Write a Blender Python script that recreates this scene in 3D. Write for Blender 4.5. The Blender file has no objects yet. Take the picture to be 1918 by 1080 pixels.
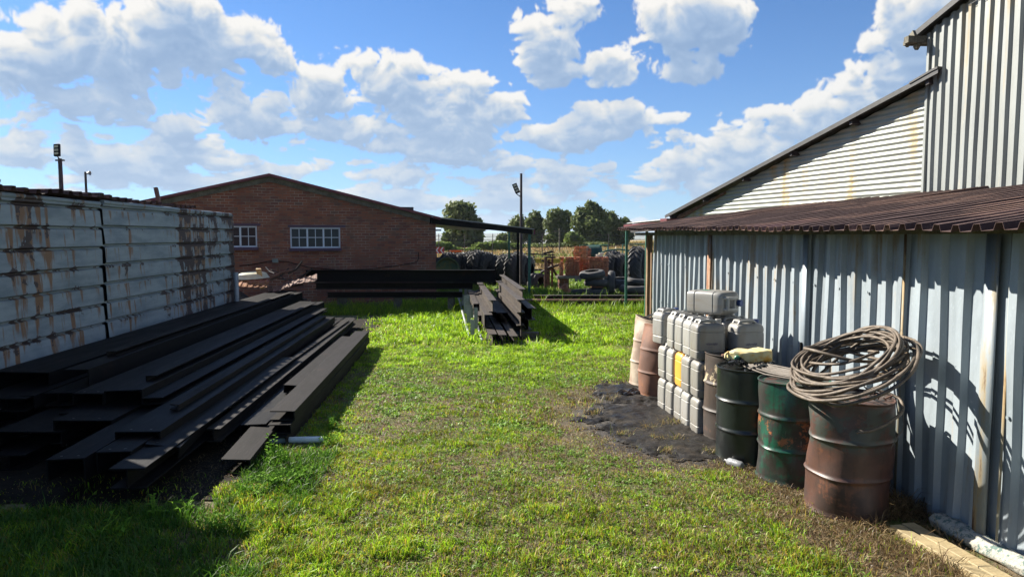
import bpy, math, random
import numpy as np
from mathutils import Vector, Matrix
R = math.radians
random.seed(7)
rng = np.random.default_rng(11)
SC = bpy.context.scene
COL = SC.collection

# ------------------------------------------------------------------ camera, sky, sun, exposure
CAMH = 2.1
PITCH = R(4.31)
F = 1300.0
cam = bpy.data.cameras.new("camera"); cam_o = bpy.data.objects.new("camera", cam); COL.objects.link(cam_o)
cam_o.location = (0, 0, CAMH); cam_o.rotation_euler = (R(90) - PITCH, 0, 0)
cam.sensor_width = 36; cam.lens = 36 * F / 1918; cam.clip_start = 0.05; cam.clip_end = 30000
SC.camera = cam_o
SC.view_settings.view_transform = 'Standard'; SC.view_settings.look = 'None'
SC.view_settings.exposure = 1.6; SC.view_settings.gamma = 1

TO_SUN = Vector((-1, 0.70, 0.82)).normalized()
sun = bpy.data.lights.new("sun", 'SUN'); sun.energy = 5.0; sun.angle = R(0.5); sun.color = (1, 0.93, 0.82)
sun_o = bpy.data.objects.new("sun", sun); COL.objects.link(sun_o)
sun_o.rotation_euler = TO_SUN.to_track_quat('Z', 'Y').to_euler(); sun_o.location = (-20, 15, 30)
SUN_EL = math.asin(TO_SUN.z); SUN_ROT = math.atan2(TO_SUN.x, TO_SUN.y)

CP, SP = math.cos(PITCH), math.sin(PITCH)
def ray(px, py):
    u = (px - 959) / F; v = (540 - py) / F
    return Vector((u, CP + v * SP, -SP + v * CP))
def G(px, py, z=0.0):
    d = ray(px, py); return Vector((0, 0, CAMH)) + d * ((z - CAMH) / d.z)
def P(px, py, y):
    d = ray(px, py); return Vector((0, 0, CAMH)) + d * (y / d.y)

# ------------------------------------------------------------------ node helpers
def nd(nt, typ, ins=None, **props):
    n = nt.nodes.new(typ)
    for k, v in props.items(): setattr(n, k, v)
    if ins:
        for k, v in ins.items():
            s = n.inputs[k]
            if isinstance(v, bpy.types.NodeSocket): nt.links.new(v, s)
            else: s.default_value = v
    return n
def mth(nt, op, a, b=0.0, c=0.0, clamp=False):
    return nd(nt, 'ShaderNodeMath', {0: a, 1: b, 2: c}, operation=op, use_clamp=clamp).outputs[0]
def vm(nt, op, a, b=(0, 0, 0), out=0):
    return nd(nt, 'ShaderNodeVectorMath', {0: a, 1: b}, operation=op).outputs[out]
def noise(nt, vec, scale, detail=4, rough=0.55, dist=0.0):
    return nd(nt, 'ShaderNodeTexNoise', {'Vector': vec, 'Scale': scale, 'Detail': detail, 'Roughness': rough, 'Distortion': dist}).outputs['Fac']
def ramp(nt, fac, stops):
    n = nd(nt, 'ShaderNodeValToRGB', {'Fac': fac}); cr = n.color_ramp
    while len(cr.elements) > 1: cr.elements.remove(cr.elements[-1])
    cr.elements[0].position = stops[0][0]; c = stops[0][1]; cr.elements[0].color = (*c, 1) if not isinstance(c, float) else (c, c, c, 1)
    for p, c in stops[1:]:
        e = cr.elements.new(p); e.color = (*c, 1) if not isinstance(c, float) else (c, c, c, 1)
    return n.outputs['Color']
def mix(nt, fac, a, b, mode='MIX'):
    n = nd(nt, 'ShaderNodeMix', data_type='RGBA', blend_type=mode)
    for i, v in ((0, fac), (6, a), (7, b)):
        s = n.inputs[i]
        if isinstance(v, bpy.types.NodeSocket): nt.links.new(v, s)
        else: s.default_value = v if i == 0 else ((*v, 1) if len(v) == 3 else v)
    return n.outputs[2]
def sstep(nt, x, a, b):
    n = nd(nt, 'ShaderNodeMapRange', {'Value': x, 'From Min': a, 'From Max': b}, interpolation_type='SMOOTHSTEP'); return n.outputs[0]
def mapv(nt, vec, scale=(1, 1, 1), loc=(0, 0, 0)):
    return nd(nt, 'ShaderNodeMapping', {'Vector': vec, 'Scale': scale, 'Location': loc}).outputs[0]

# ------------------------------------------------------------------ world: Nishita sky with cumulus clouds
def smooth(a, b, x):
    t = np.clip((x - a) / (b - a), 0, 1); return t * t * (3 - 2 * t)
# cloud cover computed here as a procedural field over azimuth x elevation (no file is read)
SKY_W, SKY_H = 5120, 1024          # 360 degrees x 90 degrees
BLOBS = [  # px, py, rx, ry, weight : where the cumulus heaps stand (angles taken from the photograph)
    (40, 120, 230, 100, 1), (215, 70, 170, 75, 1), (340, 50, 120, 70, 1), (440, 95, 100, 70, 1), (510, 115, 110, 72, 1), (590, 140, 62, 62, 1), (560, 190, 150, 34, 1), (120, 195, 190, 60, .9),
    (735, 160, 78, 62, 1), (840, 180, 100, 58, 1), (930, 205, 58, 48, 1), (850, 245, 130, 48, .9),
    (490, 230, 90, 32, .95), (620, 245, 120, 40, 1), (720, 268, 120, 34, 1), (440, 212, 45, 24, .9),
    (870, 285, 60, 28, .9), (945, 300, 75, 22, .7), (100, 255, 130, 30, .8), (325, 240, 50, 20, .8), (200, 290, 180, 26, .8), (30, 300, 90, 26, .8), (60, 230, 120, 30, .8),
    (1025, 82, 66, 62, 1), (1062, 28, 52, 38, 1), (1100, 20, 36, 26, 1), (1180, 118, 90, 40, 1), (1250, 62, 52, 60, 1), (1300, 30, 95, 58, 1), (1350, 45, 55, 50, 1), (1255, 125, 80, 32, 1), (1060, 130, 45, 16, .8),
    (1095, 252, 78, 34, 1), (1160, 215, 90, 34, 1), (1250, 221, 45, 13, .9), (1005, 250, 55, 18, .8), (1040, 272, 36, 14, .7),
    (1265, 300, 62, 26, .9), (1350, 285, 80, 40, 1), (1440, 262, 90, 50, 1), (1440, 210, 52, 17, 1), (1530, 235, 80, 60, 1), (1610, 180, 75, 80, 1), (1665, 100, 85, 100, 1), (1745, 60, 130, 130, 1),
    (1400, 340, 170, 36, .9), (1240, 328, 34, 20, .9), (1060, 335, 55, 26, .8), (1190, 360, 80, 22, .6), (720, 325, 100, 28, .7), (560, 318, 120, 18, .55), (425, 308, 55, 18, .6), (1790, 200, 120, 90, 1)]
def _fbm(W, H, cells_x, cells_y, octaves, gain, seed, mode='fbm', warp=None, lac=2):
    r = np.random.default_rng(seed); out = np.zeros((H, W), np.float32); amp = 1.0; tot = 0
    X = np.linspace(0, 1, W, endpoint=False, dtype=np.float32)[None, :]; Y = VV[:, None].astype(np.float32)
    if warp is not None: X = X + warp[0]; Y = Y + warp[1]
    else: X, Y = np.broadcast_arrays(X, Y)
    for o in range(octaves):
        cx, cy = int(cells_x * lac ** o), int(cells_y * lac ** o)
        L = r.uniform(-1, 1, (cy + 2, cx)).astype(np.float32)
        fx = (X % 1) * cx; fy = np.clip(Y, 0, 1) * cy; ix = fx.astype(np.int32); iy = fy.astype(np.int32)
        tx = fx - ix; ty = fy - iy; tx = tx * tx * (3 - 2 * tx); ty = ty * ty * (3 - 2 * ty)
        ix %= cx; ix1 = (ix + 1) % cx; iy1 = np.minimum(iy + 1, cy + 1)
        n = (L[iy, ix] * (1 - tx) + L[iy, ix1] * tx) * (1 - ty) + (L[iy1, ix] * (1 - tx) + L[iy1, ix1] * tx) * ty
        if mode == 'billow': n = np.abs(n) * 2 - 0.75
        out += n * amp; tot += amp; amp *= gain
    return out / tot
EL = (np.arange(SKY_H) + 0.5) / SKY_H * (math.pi / 2)
VV = np.clip(np.log((EL + 0.16) / 0.16) / np.log((math.pi / 2 + 0.16) / 0.16), 0, 1)   # perspective: finer towards the horizon
def cloud_field(RAY):
    W, H = SKY_W, SKY_H
    AZ = ((np.arange(W) + 0.5) / W - 0.5) * 2 * math.pi
    bd = np.full((H, W), -1.3, np.float32)
    for px, py, rx, ry, wt in BLOBS:
        d = RAY(px, py); az = math.atan2(d[0], d[1]); el = math.atan2(d[2], math.hypot(d[0], d[1]))
        ax = rx / 1300 * math.cos(az) ** 2; ey = ry / 1300 * math.cos(az)
        v = 1 - ((AZ[None, :] - az) / ax) ** 2 - ((EL[:, None] - el) / ey) ** 2
        v = np.maximum(v, -1.5) * (0.35 + .65 * wt) - (1 - wt) * .3
        k = 0.3; h = np.maximum(k - np.abs(bd - v), 0) / k; bd = np.maximum(bd, v) + h * h * k * 0.25
    front = (1 - smooth(0.66, 0.9, np.abs(AZ)))[None, :] * (1 - smooth(0.42, 0.55, EL))[:, None]
    gen = _fbm(W, H, 22, 10, 3, 0.5, 5) * 3.4 - 0.35
    low = smooth(0.17, 0.10, EL)[:, None] * smooth(0.0, 0.03, EL)[:, None] if False else (1 - smooth(0.08, 0.19, EL))[:, None]
    lowf = _fbm(W, H, 60, 26, 4, 0.55, 9) * 2.4 + 0.42
    bd = np.maximum(bd, -1.0 + 0 * bd) ; bd = np.maximum(bd, low * (lowf + 1.0) - 1.0)
    bd = front * bd + (1 - front) * gen
    w1 = _fbm(W, H, 130, 26, 3, 0.5, 21) * 0.0035; w2 = _fbm(W, H, 130, 26, 3, 0.5, 22) * 0.02
    bl = _fbm(W, H, 170, 34, 6, 0.58, 33, 'billow', (w1, w2))
    fb = _fbm(W, H, 70, 14, 8, 0.58, 44, 'fbm', (w1, w2))
    d = bd + 1.10 * bl + 1.30 * fb + 0.02
    # a heap is thick where the field is high: light from the upper left is absorbed along the way
    dn = np.clip(d, 0, 1.6)
    cover = np.clip(smooth(0.0, 0.30, d), 0, 1)
    def shift(a, sx, sy):
        b = np.roll(a, sx, 1); out = np.zeros_like(b)
        if sy > 0: out[:-sy] = b[sy:]
        elif sy == 0: out = b
        return out
    acc = np.zeros_like(d); wsum = 0
    for i in range(1, 17):
        s = 1.6 * i ** 1.35
        a = dn
        acc += shift(a, int(s * 0.42), int(s * 0.95)) * (1 / (1 + .05 * i)); wsum += 1
    # local relief seen against the sun direction
    rel = np.clip((d - shift(d, 3, 6)) * 2.0, -1, 1)
    rel2 = np.clip((d - shift(d, 8, 15)) * 1.0, -1, 1)
    deep = np.clip(acc / 9.0, 0, 1)
    lit = np.exp(-0.23 * acc)
    lit = lit * 0.80 + (0.27 * rel + 0.22 * rel2) * (1 - 0.65 * deep) + 0.10 * (1 - np.clip(d / 0.6, 0, 1)) + 0.10
    return cover.astype(np.float32), np.clip(lit, 0, 1).astype(np.float32)

def make_world():
    w = bpy.data.worlds.new("World"); SC.world = w; w.use_nodes = True
    nt = w.node_tree; nt.nodes.clear()
    out = nt.nodes.new('ShaderNodeOutputWorld'); bg = nd(nt, 'ShaderNodeBackground', {'Strength': 0.05})
    nt.links.new(bg.outputs[0], out.inputs[0])
    sky = nd(nt, 'ShaderNodeTexSky', sky_type='NISHITA', sun_disc=False, sun_elevation=SUN_EL, sun_rotation=SUN_ROT,
             air_density=1.0, dust_density=0.4, ozone_density=3.0, altitude=1500)
    cover, lit = cloud_field(ray)
    im = bpy.data.images.new('cloud_field', SKY_W, SKY_H, float_buffer=True, is_data=True)
    px = np.ones((SKY_H, SKY_W, 4), np.float32); px[..., 0] = cover; px[..., 1] = lit; px[..., 2] = 0
    im.pixels.foreach_set(px.ravel()); im.update(); im.pack()
    tc = nt.nodes.new('ShaderNodeTexCoord'); D = tc.outputs['Generated']
    s = nd(nt, 'ShaderNodeSeparateXYZ', {0: D}); x, y, z = s.outputs
    az = mth(nt, 'MULTIPLY_ADD', mth(nt, 'ARCTAN2', x, y), 1 / (2 * math.pi), 0.5)
    el = mth(nt, 'MULTIPLY', mth(nt, 'ARCSINE', mth(nt, 'MAXIMUM', z, 0.0)), 2 / math.pi)
    uv = nd(nt, 'ShaderNodeCombineXYZ', {0: az, 1: el, 2: 0.0}).outputs[0]
    ti = nd(nt, 'ShaderNodeTexImage', {'Vector': uv}, image=im, interpolation='Cubic', extension='EXTEND')
    c = nd(nt, 'ShaderNodeSeparateColor', {0: ti.outputs[0]}); cov, lt = c.outputs[0], c.outputs[1]
    K = CLOUD_GAIN
    ccol = ramp(nt, lt, [(0.0, (0.26, 0.40, 0.64)), (0.25, (0.36, 0.50, 0.72)), (0.48, (0.54, 0.64, 0.78)), (0.8, (0.84, 0.84, 0.82)), (1.0, (1.0, 0.97, 0.92))])
    ccol = mix(nt, 1.0, ccol, (K, K, K), 'MULTIPLY')
    zc = mth(nt, 'MAXIMUM', z, 0.0)
    skyc = mix(nt, 1.0, sky.outputs[0], SKY_TINT, 'MULTIPLY')
    hz = mth(nt, 'POWER', 2.718, mth(nt, 'MULTIPLY', zc, -7.5))
    air = tuple(v * K for v in (0.50, 0.66, 0.82))
    skyc = mix(nt, mth(nt, 'MULTIPLY', hz, 0.75), skyc, air)
    ccol = mix(nt, mth(nt, 'MULTIPLY', hz, 0.70), ccol, tuple(v * K for v in (0.56, 0.69, 0.82)))
    fin = mix(nt, cov, skyc, ccol)
    nt.links.new(fin, bg.inputs[0])
    w.cycles.sampling_method = 'MANUAL'; w.cycles.sample_map_resolution = 1024
CLOUD_GAIN = 6.5
SKY_TINT = (0.46, 0.72, 0.98)
make_world()

# ------------------------------------------------------------------ object helpers
def tag(o, label=None, cat=None, group=None, kind=None):
    if label: o['label'] = label
    if cat: o['category'] = cat
    if group: o['group'] = group
    if kind: o['kind'] = kind
    return o
def thing(name, label, cat, loc=(0, 0, 0), rz=0.0, group=None):
    o = bpy.data.objects.new(name, None); COL.objects.link(o)
    o.empty_display_size = 0.1
    o.location = loc; o.rotation_euler = (0, 0, rz)
    return tag(o, label, cat, group)
def dup(root, loc, rot, label, group=None, scale=None):
    r = root.copy(); COL.objects.link(r); r.location = loc
    r.rotation_euler = rot if hasattr(rot, '__len__') else (0, 0, rot)
    if scale: r.scale = scale if hasattr(scale, '__len__') else (scale,) * 3
    r['label'] = label
    if group: r['group'] = group
    for ch in list(root.children):
        c = ch.copy(); COL.objects.link(c); c.parent = r
        for g2 in ch.children:
            d = g2.copy(); COL.objects.link(d); d.parent = c
    return r

class MB:
    def __init__(s): s.v = []; s.f = []
    def add(s, vs, fs):
        b = len(s.v); s.v += [tuple(v) for v in vs]; s.f += [tuple(i + b for i in f) for f in fs]; return s
    def box(s, c, size, rot=None):
        hx, hy, hz = size[0] / 2, size[1] / 2, size[2] / 2
        vs = [Vector((x, y, z)) for z in (-hz, hz) for y in (-hy, hy) for x in (-hx, hx)]
        if rot is not None: vs = [rot @ v for v in vs]
        c = Vector(c); vs = [v + c for v in vs]
        return s.add(vs, [(0, 2, 3, 1), (4, 5, 7, 6), (0, 1, 5, 4), (2, 6, 7, 3), (0, 4, 6, 2), (1, 3, 7, 5)])
    def prism(s, prof, y0, y1, sag=0.0):
        n = len(prof); segs = 1 if not sag else 6; vs = []
        for k in range(segs + 1):
            t = k / segs; y = y0 + (y1 - y0) * t; dz = -sag * (1 - (2 * t - 1) ** 2)
            vs += [(x, y, z + dz) for x, z in prof]
        fs = [(k * n + i, k * n + (i + 1) % n, (k + 1) * n + (i + 1) % n, (k + 1) * n + i) for k in range(segs) for i in range(n)]
        fs += [tuple(range(n - 1, -1, -1)), tuple(segs * n + i for i in range(n))]
        return s.add(vs, fs)
    def poly(s, pts, thick, axis):  # flat polygon pts (3d) given thickness along axis
        n = len(pts); a = Vector(axis) * thick
        vs = [Vector(p) for p in pts] + [Vector(p) + a for p in pts]
        fs = [tuple(range(n)), tuple(range(2 * n - 1, n - 1, -1))] + [(i, i + n, (i + 1) % n + n, (i + 1) % n) for i in range(n)]
        return s.add(vs, fs)
    def tube(s, pts, rad, segs=8, cap=True, twist=0.0, lob=0.0, nl=3):
        pts = [Vector(p) for p in pts]; n = len(pts); rings = []
        up = None
        for i, p in enumerate(pts):
            t = (pts[min(i + 1, n - 1)] - pts[max(i - 1, 0)]).normalized()
            if up is None:
                up = t.orthogonal().normalized()
            up = (up - t * up.dot(t)).normalized(); b = t.cross(up)
            r = rad[i] if hasattr(rad, '__len__') else rad
            for k in range(segs):
                a = 2 * math.pi * k / segs
                rr = r * (1 + lob * math.cos(nl * a + twist * i)) if lob else r
                rings.append(p + (up * math.cos(a) + b * math.sin(a)) * rr)
        fs = [(i * segs + k, i * segs + (k + 1) % segs, (i + 1) * segs + (k + 1) % segs, (i + 1) * segs + k) for i in range(n - 1) for k in range(segs)]
        if cap: fs += [tuple(range(segs - 1, -1, -1)), tuple((n - 1) * segs + k for k in range(segs))]
        return s.add(rings, fs)
    def lathe(s, prof, segs=32, c=(0, 0, 0), fn=None, rot=None, close=False):
        c = Vector(c); vs = []
        for r, z in prof:
            for k in range(segs):
                a = 2 * math.pi * k / segs
                v = Vector((r * math.cos(a), r * math.sin(a), z))
                if fn: v = fn(v, a, r, z)
                if rot is not None: v = rot @ v
                vs.append(v + c)
        n = len(prof)
        m = n if close else n - 1
        fs = [(i * segs + k, i * segs + (k + 1) % segs, ((i + 1) % n) * segs + (k + 1) % segs, ((i + 1) % n) * segs + k) for i in range(m) for k in range(segs)]
        if not close:
            if prof[0][0] > 1e-4: fs.append(tuple(range(segs - 1, -1, -1)))
            if prof[-1][0] > 1e-4: fs.append(tuple((n - 1) * segs + k for k in range(segs)))
        return s.add(vs, fs)
    def grid(s, fn, nu, nv):
        vs = [fn(i / nu, j / nv) for j in range(nv + 1) for i in range(nu + 1)]
        fs = [(j * (nu + 1) + i, j * (nu + 1) + i + 1, (j + 1) * (nu + 1) + i + 1, (j + 1) * (nu + 1) + i) for j in range(nv) for i in range(nu)]
        return s.add(vs, fs)
    def build(s, name, mat, parent=None, smooth=False, bevel=0.0, loc=None, rz=0.0, solid=0.0):
        me = bpy.data.meshes.new(name); me.from_pydata(s.v, [], s.f); me.update()
        if smooth:
            me.polygons.foreach_set('use_smooth', [True] * len(me.polygons))
            if smooth != 2: me.set_sharp_from_angle(angle=R(38))
        if mat: me.materials.append(mat)
        o = bpy.data.objects.new(name, me); COL.objects.link(o)
        if parent: o.parent = parent
        if loc is not None: o.location = loc
        o.rotation_euler = (0, 0, rz)
        if solid:
            m = o.modifiers.new('solid', 'SOLIDIFY'); m.thickness = solid; m.offset = 0
        if bevel:
            m = o.modifiers.new('bevel', 'BEVEL'); m.width = bevel; m.segments = 2; m.limit_method = 'ANGLE'; m.angle_limit = R(40)
        return o

def ibr_profile(width, pitch, depth, kind='ibr', x0=0.0):
    pts = []; x = x0
    if kind == 'sine':
        n = int(width / pitch * 8)
        return [(i * width / n, depth * 0.5 * (1 - math.cos(2 * math.pi * (i * width / n) / pitch))) for i in range(n + 1)]
    a = [(0.0, 0), (0.52, 0), (0.62, depth), (0.90, depth)]
    if kind == 'wide': a = [(0.0, 0), (0.05, 0), (0.13, depth), (0.93, depth * .8)]
    while x < width:
        for fx, h in a:
            xx = x + fx * pitch
            if xx <= width: pts.append((xx, h))
        x += pitch
    pts.append((width, pts[-1][1]))
    return pts
def sheet(width, length, pitch, depth, kind, fn, nl=10, wob=0.003, seed=0):
    """corrugated sheet: fn(a, b, c) -> position; a across the ribs, b along them, c out of the sheet"""
    prof = ibr_profile(width, pitch, depth, kind); m = MB(); r = np.random.default_rng(seed)
    ph = r.uniform(0, 6, 8); vs = []
    for j in range(nl + 1):
        L = length if not callable(length) else None
        for a, c in prof:
            b = (L if L is not None else length(a)) * j / nl
            w = wob * (math.sin(a * 2.1 + ph[0] + b) + math.sin(a * 5.3 + ph[1] - b * 1.7) + math.sin(b * 3.9 + ph[2] + a * 9) * .6)
            vs.append(fn(a, b, c + w))
    n = len(prof)
    m.add(vs, [(j * n + i, j * n + i + 1, (j + 1) * n + i + 1, (j + 1) * n + i) for j in range(nl) for i in range(n - 1)])
    return m

# ------------------------------------------------------------------ materials
MATS = {}
def pmat(name, fn):
    if name in MATS: return MATS[name]
    m = bpy.data.materials.new(name); m.use_nodes = True; nt = m.node_tree
    b = nt.nodes['Principled BSDF']; tc = nt.nodes.new('ShaderNodeTexCoord')
    fn(nt, b, tc.outputs['Object']); MATS[name] = m; return m
def bump(nt, b, h, strength=0.3, dist=0.01):
    n = nd(nt, 'ShaderNodeBump', {'Height': h, 'Strength': strength, 'Distance': dist}); nt.links.new(n.outputs[0], b.inputs['Normal'])
def setc(nt, b, c):
    if isinstance(c, bpy.types.NodeSocket): nt.links.new(c, b.inputs['Base Color'])
    else: b.inputs['Base Color'].default_value = (*c, 1)
def simple(name, col, rough=0.7, metal=0.0, var=0.25, scale=8.0, bmp=0.2, col2=None, spec=0.5):
    def f(nt, b, co):
        n = noise(nt, co, scale, 6, 0.6); n2 = noise(nt, co, scale * 9, 3, 0.6)
        c2 = col2 or tuple(x * (1 - var) for x in col)
        c = mix(nt, sstep(nt, n, 0.35, 0.65), col, c2)
        c = mix(nt, mth(nt, 'MULTIPLY', sstep(nt, n2, 0.45, 0.7), var), c, tuple(min(1, x * 1.5 + .03 * x ** .5 * var) for x in col))
        setc(nt, b, c); b.inputs['Roughness'].default_value = rough; b.inputs['Metallic'].default_value = metal
        b.inputs['Specular IOR Level'].default_value = spec
        nt.links.new(mth(nt, 'MULTIPLY_ADD', n, 0.3, rough - 0.15), b.inputs['Roughness'])
        if bmp: bump(nt, b, n2, bmp, 0.004)
    return pmat(name, f)
def rusty_sheet(name, base, rust_amt, streak=(9, 9, 0.7), metal=0.35, rough=0.48, rust=(0.16, 0.055, 0.02), rust2=(0.35, 0.16, 0.035), dirt=0.4, vz=2):
    """galvanised / painted sheet: rust patches and streaks running down local z"""
    def f(nt, b, co):
        big = noise(nt, mapv(nt, co, (0.9, 0.9, 0.5)), 1.0, 5, 0.6)
        st = noise(nt, mapv(nt, co, streak), 1.0, 6, 0.62)
        fine = noise(nt, mapv(nt, co, (60, 60, 25)), 1.0, 4, 0.6)
        grime = noise(nt, mapv(nt, co, (3, 3, 0.5)), 1.0, 4, 0.6)
        c = mix(nt, sstep(nt, grime, 0.35, 0.72), base, tuple(x * (1 - dirt) for x in base))
        c = mix(nt, mth(nt, 'MULTIPLY', sstep(nt, fine, 0.55, 0.75), 0.35), c, tuple(min(0.8, x * 1.35) for x in base))
        v = mth(nt, 'ADD', mth(nt, 'MULTIPLY', big, 0.55), mth(nt, 'MULTIPLY', st, 0.55))
        v = mth(nt, 'ADD', v, mth(nt, 'MULTIPLY', fine, 0.10))
        t = 0.80 - rust_amt
        halo = sstep(nt, v, t - 0.09, t + 0.03); core = sstep(nt, v, t, t + 0.06)
        c = mix(nt, mth(nt, 'MULTIPLY', halo, 0.75), c, rust2); c = mix(nt, core, c, rust)
        setc(nt, b, c)
        nt.links.new(mth(nt, 'MULTIPLY', mth(nt, 'SUBTRACT', 1.0, halo), metal), b.inputs['Metallic'])
        nt.links.new(mth(nt, 'MULTIPLY_ADD', halo, 0.4, mth(nt, 'MULTIPLY_ADD', grime, 0.2, rough - 0.1)), b.inputs['Roughness'])
        bump(nt, b, mth(nt, 'ADD', fine, mth(nt, 'MULTIPLY', core, 0.6)), 0.25, 0.003)
    return pmat(name, f)

M_galv = rusty_sheet('galvanised_sheeting', (0.28, 0.325, 0.355), 0.098, streak=(9, 9, 0.8), metal=0.12, rust=(0.12, 0.065, 0.035), rust2=(0.23, 0.165, 0.085))
M_galv_gable = rusty_sheet('galvanised_gable', (0.28, 0.30, 0.265), 0.10, streak=(3.5, 3.5, 0.25), metal=0.15, rust=(0.25, 0.14, 0.05), rust2=(0.34, 0.26, 0.12), dirt=0.18)
M_galv_tall = rusty_sheet('galvanised_tall', (0.23, 0.245, 0.235), 0.08, streak=(6, 6, 0.3), metal=0.2, rust=(0.2, 0.14, 0.07), rust2=(0.3, 0.24, 0.14), dirt=0.25)
M_galv_new = simple('galvanised_frame', (0.26, 0.275, 0.29), 0.45, 0.4)
M_roofrust = rusty_sheet('rusty_roof_sheet', (0.125, 0.056, 0.042), 0.27, streak=(22, 0.4, 9), metal=0.1, rough=0.42, rust=(0.045, 0.020, 0.016), rust2=(0.20, 0.12, 0.085))
M_soffit = simple('dark_roof_sheet', (0.035, 0.036, 0.037), 0.6, 0.2)
M_redroof = simple('maroon_roof_paint', (0.13, 0.02, 0.025), 0.5)
M_board = simple('weathered_barge_board', (0.13, 0.12, 0.09), 0.85, var=0.5, scale=5)
def steel_mat(name, c0, c1, dust, rough, spec):
    def f(nt, b, co):
        n = noise(nt, mapv(nt, co, (9, 1.3, 9)), 1.0, 6, 0.65); n2 = noise(nt, mapv(nt, co, (40, 4, 40)), 1.0, 5, 0.7); n3 = noise(nt, co, 2.2, 5, .7)
        c = mix(nt, sstep(nt, n, .4, .65), c0, c1)
        c = mix(nt, mth(nt, 'MULTIPLY', sstep(nt, n2, .52, .72), .6), c, dust)
        c = mix(nt, mth(nt, 'MULTIPLY', sstep(nt, n3, .60, .72), .55), c, tuple(.5 * x + .5 * y for x, y in zip(dust, (.05, .022, .012))))
        setc(nt, b, c); b.inputs['Specular IOR Level'].default_value = spec
        nt.links.new(mth(nt, 'MULTIPLY_ADD', n, .35, rough - .15), b.inputs['Roughness']); bump(nt, b, mth(nt, 'ADD', n2, n3), .25, .006)
    return pmat(name, f)
M_black = steel_mat('black_painted_steel', (0.004, 0.004, 0.005), (0.007, 0.0068, 0.0065), (0.010, 0.009, 0.009), 0.55, 0.10)
M_blackdust = steel_mat('dusty_black_steel', (0.015, 0.013, 0.0118), (0.009, 0.008, 0.0075), (0.034, 0.029, 0.025), 0.65, 0.12)
M_brownsteel = steel_mat('weathered_brown_steel', (0.050, 0.040, 0.032), (0.028, 0.023, 0.019), (0.085, 0.065, 0.050), 0.62, 0.25)
M_green = simple('green_painted_post', (0.03, 0.13, 0.085), 0.5, var=0.4)
M_darkpole = simple('dark_pole_paint', (0.035, 0.026, 0.026), 0.6)
M_rustbar = simple('rusty_scrap', (0.17, 0.085, 0.055), 0.8, var=0.5, scale=12, bmp=0.4)
M_paleplank = simple('pale_yellow_plank', (0.62, 0.50, 0.27), 0.7, var=0.4, scale=14, col2=(0.42, 0.22, 0.09))
M_cream = simple('cream_enamel', (0.62, 0.60, 0.44), 0.4, var=0.15)
M_timber = simple('varnished_pine', (0.34, 0.27, 0.15), 0.6, var=0.3, scale=7, bmp=0.15)
M_postwood = rusty_sheet('weathered_corner_post', (0.30, 0.26, 0.18), 0.27, streak=(30, 30, 1.2), metal=0.0, rough=0.8, rust=(0.15, 0.09, 0.05), rust2=(0.3, 0.2, 0.1))
M_concrete = simple('rough_concrete', (0.19, 0.165, 0.13), 0.9, var=0.3, scale=6, bmp=0.5)
M_rubber = simple('dusty_rubber', (0.030, 0.029, 0.028), 0.75, var=0.4, scale=6, col2=(0.05, 0.047, 0.043), bmp=0.3)
M_tread = simple('tractor_rubber', (0.022, 0.022, 0.023), 0.7, var=0.4, scale=6, col2=(0.038, 0.036, 0.034), bmp=0.3)
M_white = simple('white_paint', (0.55, 0.60, 0.64), 0.5, var=0.12)
M_purple = simple('purple_painted_sill', (0.06, 0.03, 0.06), 0.5, var=0.2)
M_terra = simple('terracotta', (0.42, 0.17, 0.09), 0.8)
M_orange = simple('orange_paint', (0.75, 0.14, 0.02), 0.45, var=0.15)
M_blue_cap = simple('blue_plastic_cap', (0.02, 0.05, 0.18), 0.4, bmp=0)
M_green_cap = simple('green_plastic_cap', (0.02, 0.20, 0.10), 0.4, bmp=0)
M_box = simple('grey_meter_box', (0.17, 0.20, 0.17), 0.5)
M_pvc = simple('white_pipe_plastic', (0.62, 0.66, 0.64), 0.4, var=0.2)
M_yellowsteel = simple('yellow_painted_steel', (0.55, 0.36, 0.03), 0.5)
M_bark = simple('grey_bark', (0.17, 0.13, 0.10), 0.9, scale=3)

def f(nt, b, co):
    n = noise(nt, co, 2.2, 5, 0.6); st = noise(nt, mapv(nt, co, (14, 14, 3)), 1.0, 5, 0.6)
    c = ramp(nt, n, [(0.3, (0.19, 0.19, 0.18)), (0.7, (0.29, 0.29, 0.275))])
    c = mix(nt, mth(nt, 'MULTIPLY', sstep(nt, st, 0.50, 0.68), 0.6), c, (0.17, 0.13, 0.085))
    oi = nt.nodes.new('ShaderNodeObjectInfo'); c = mix(nt, oi.outputs['Random'], mix(nt, .5, c, (.15, .14, .12)), mix(nt, .35, c, (.38, .38, .36)))
    setc(nt, b, c); nt.links.new(mth(nt, 'MULTIPLY_ADD', st, 0.35, 0.22), b.inputs['Roughness'])
    b.inputs['Subsurface Weight'].default_value = 0.0
    bump(nt, b, noise(nt, co, 30, 4, .6), 0.15, 0.004)
M_plastic = pmat('grey_jerrycan_plastic', f)
def f(nt, b, co):
    n = noise(nt, co, 7, 5, 0.6)
    setc(nt, b, ramp(nt, n, [(0.35, (0.60, 0.33, 0.05)), (0.6, (0.62, 0.30, 0.05)), (0.75, (0.30, 0.17, 0.07))])); b.inputs['Roughness'].default_value = 0.4
M_yplastic = pmat('yellow_jerrycan_plastic', f)
def f(nt, b, co):
    n = noise(nt, co, 9, 5, 0.6)
    setc(nt, b, ramp(nt, n, [(0.38, (0.62, 0.55, 0.32)), (0.56, (0.58, 0.46, 0.20)), (0.66, (0.60, 0.30, 0.04)), (0.8, (0.20, 0.16, 0.08))])); b.inputs['Roughness'].default_value = 0.45
M_oldcan = pmat('faded_yellow_plastic', f)

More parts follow.
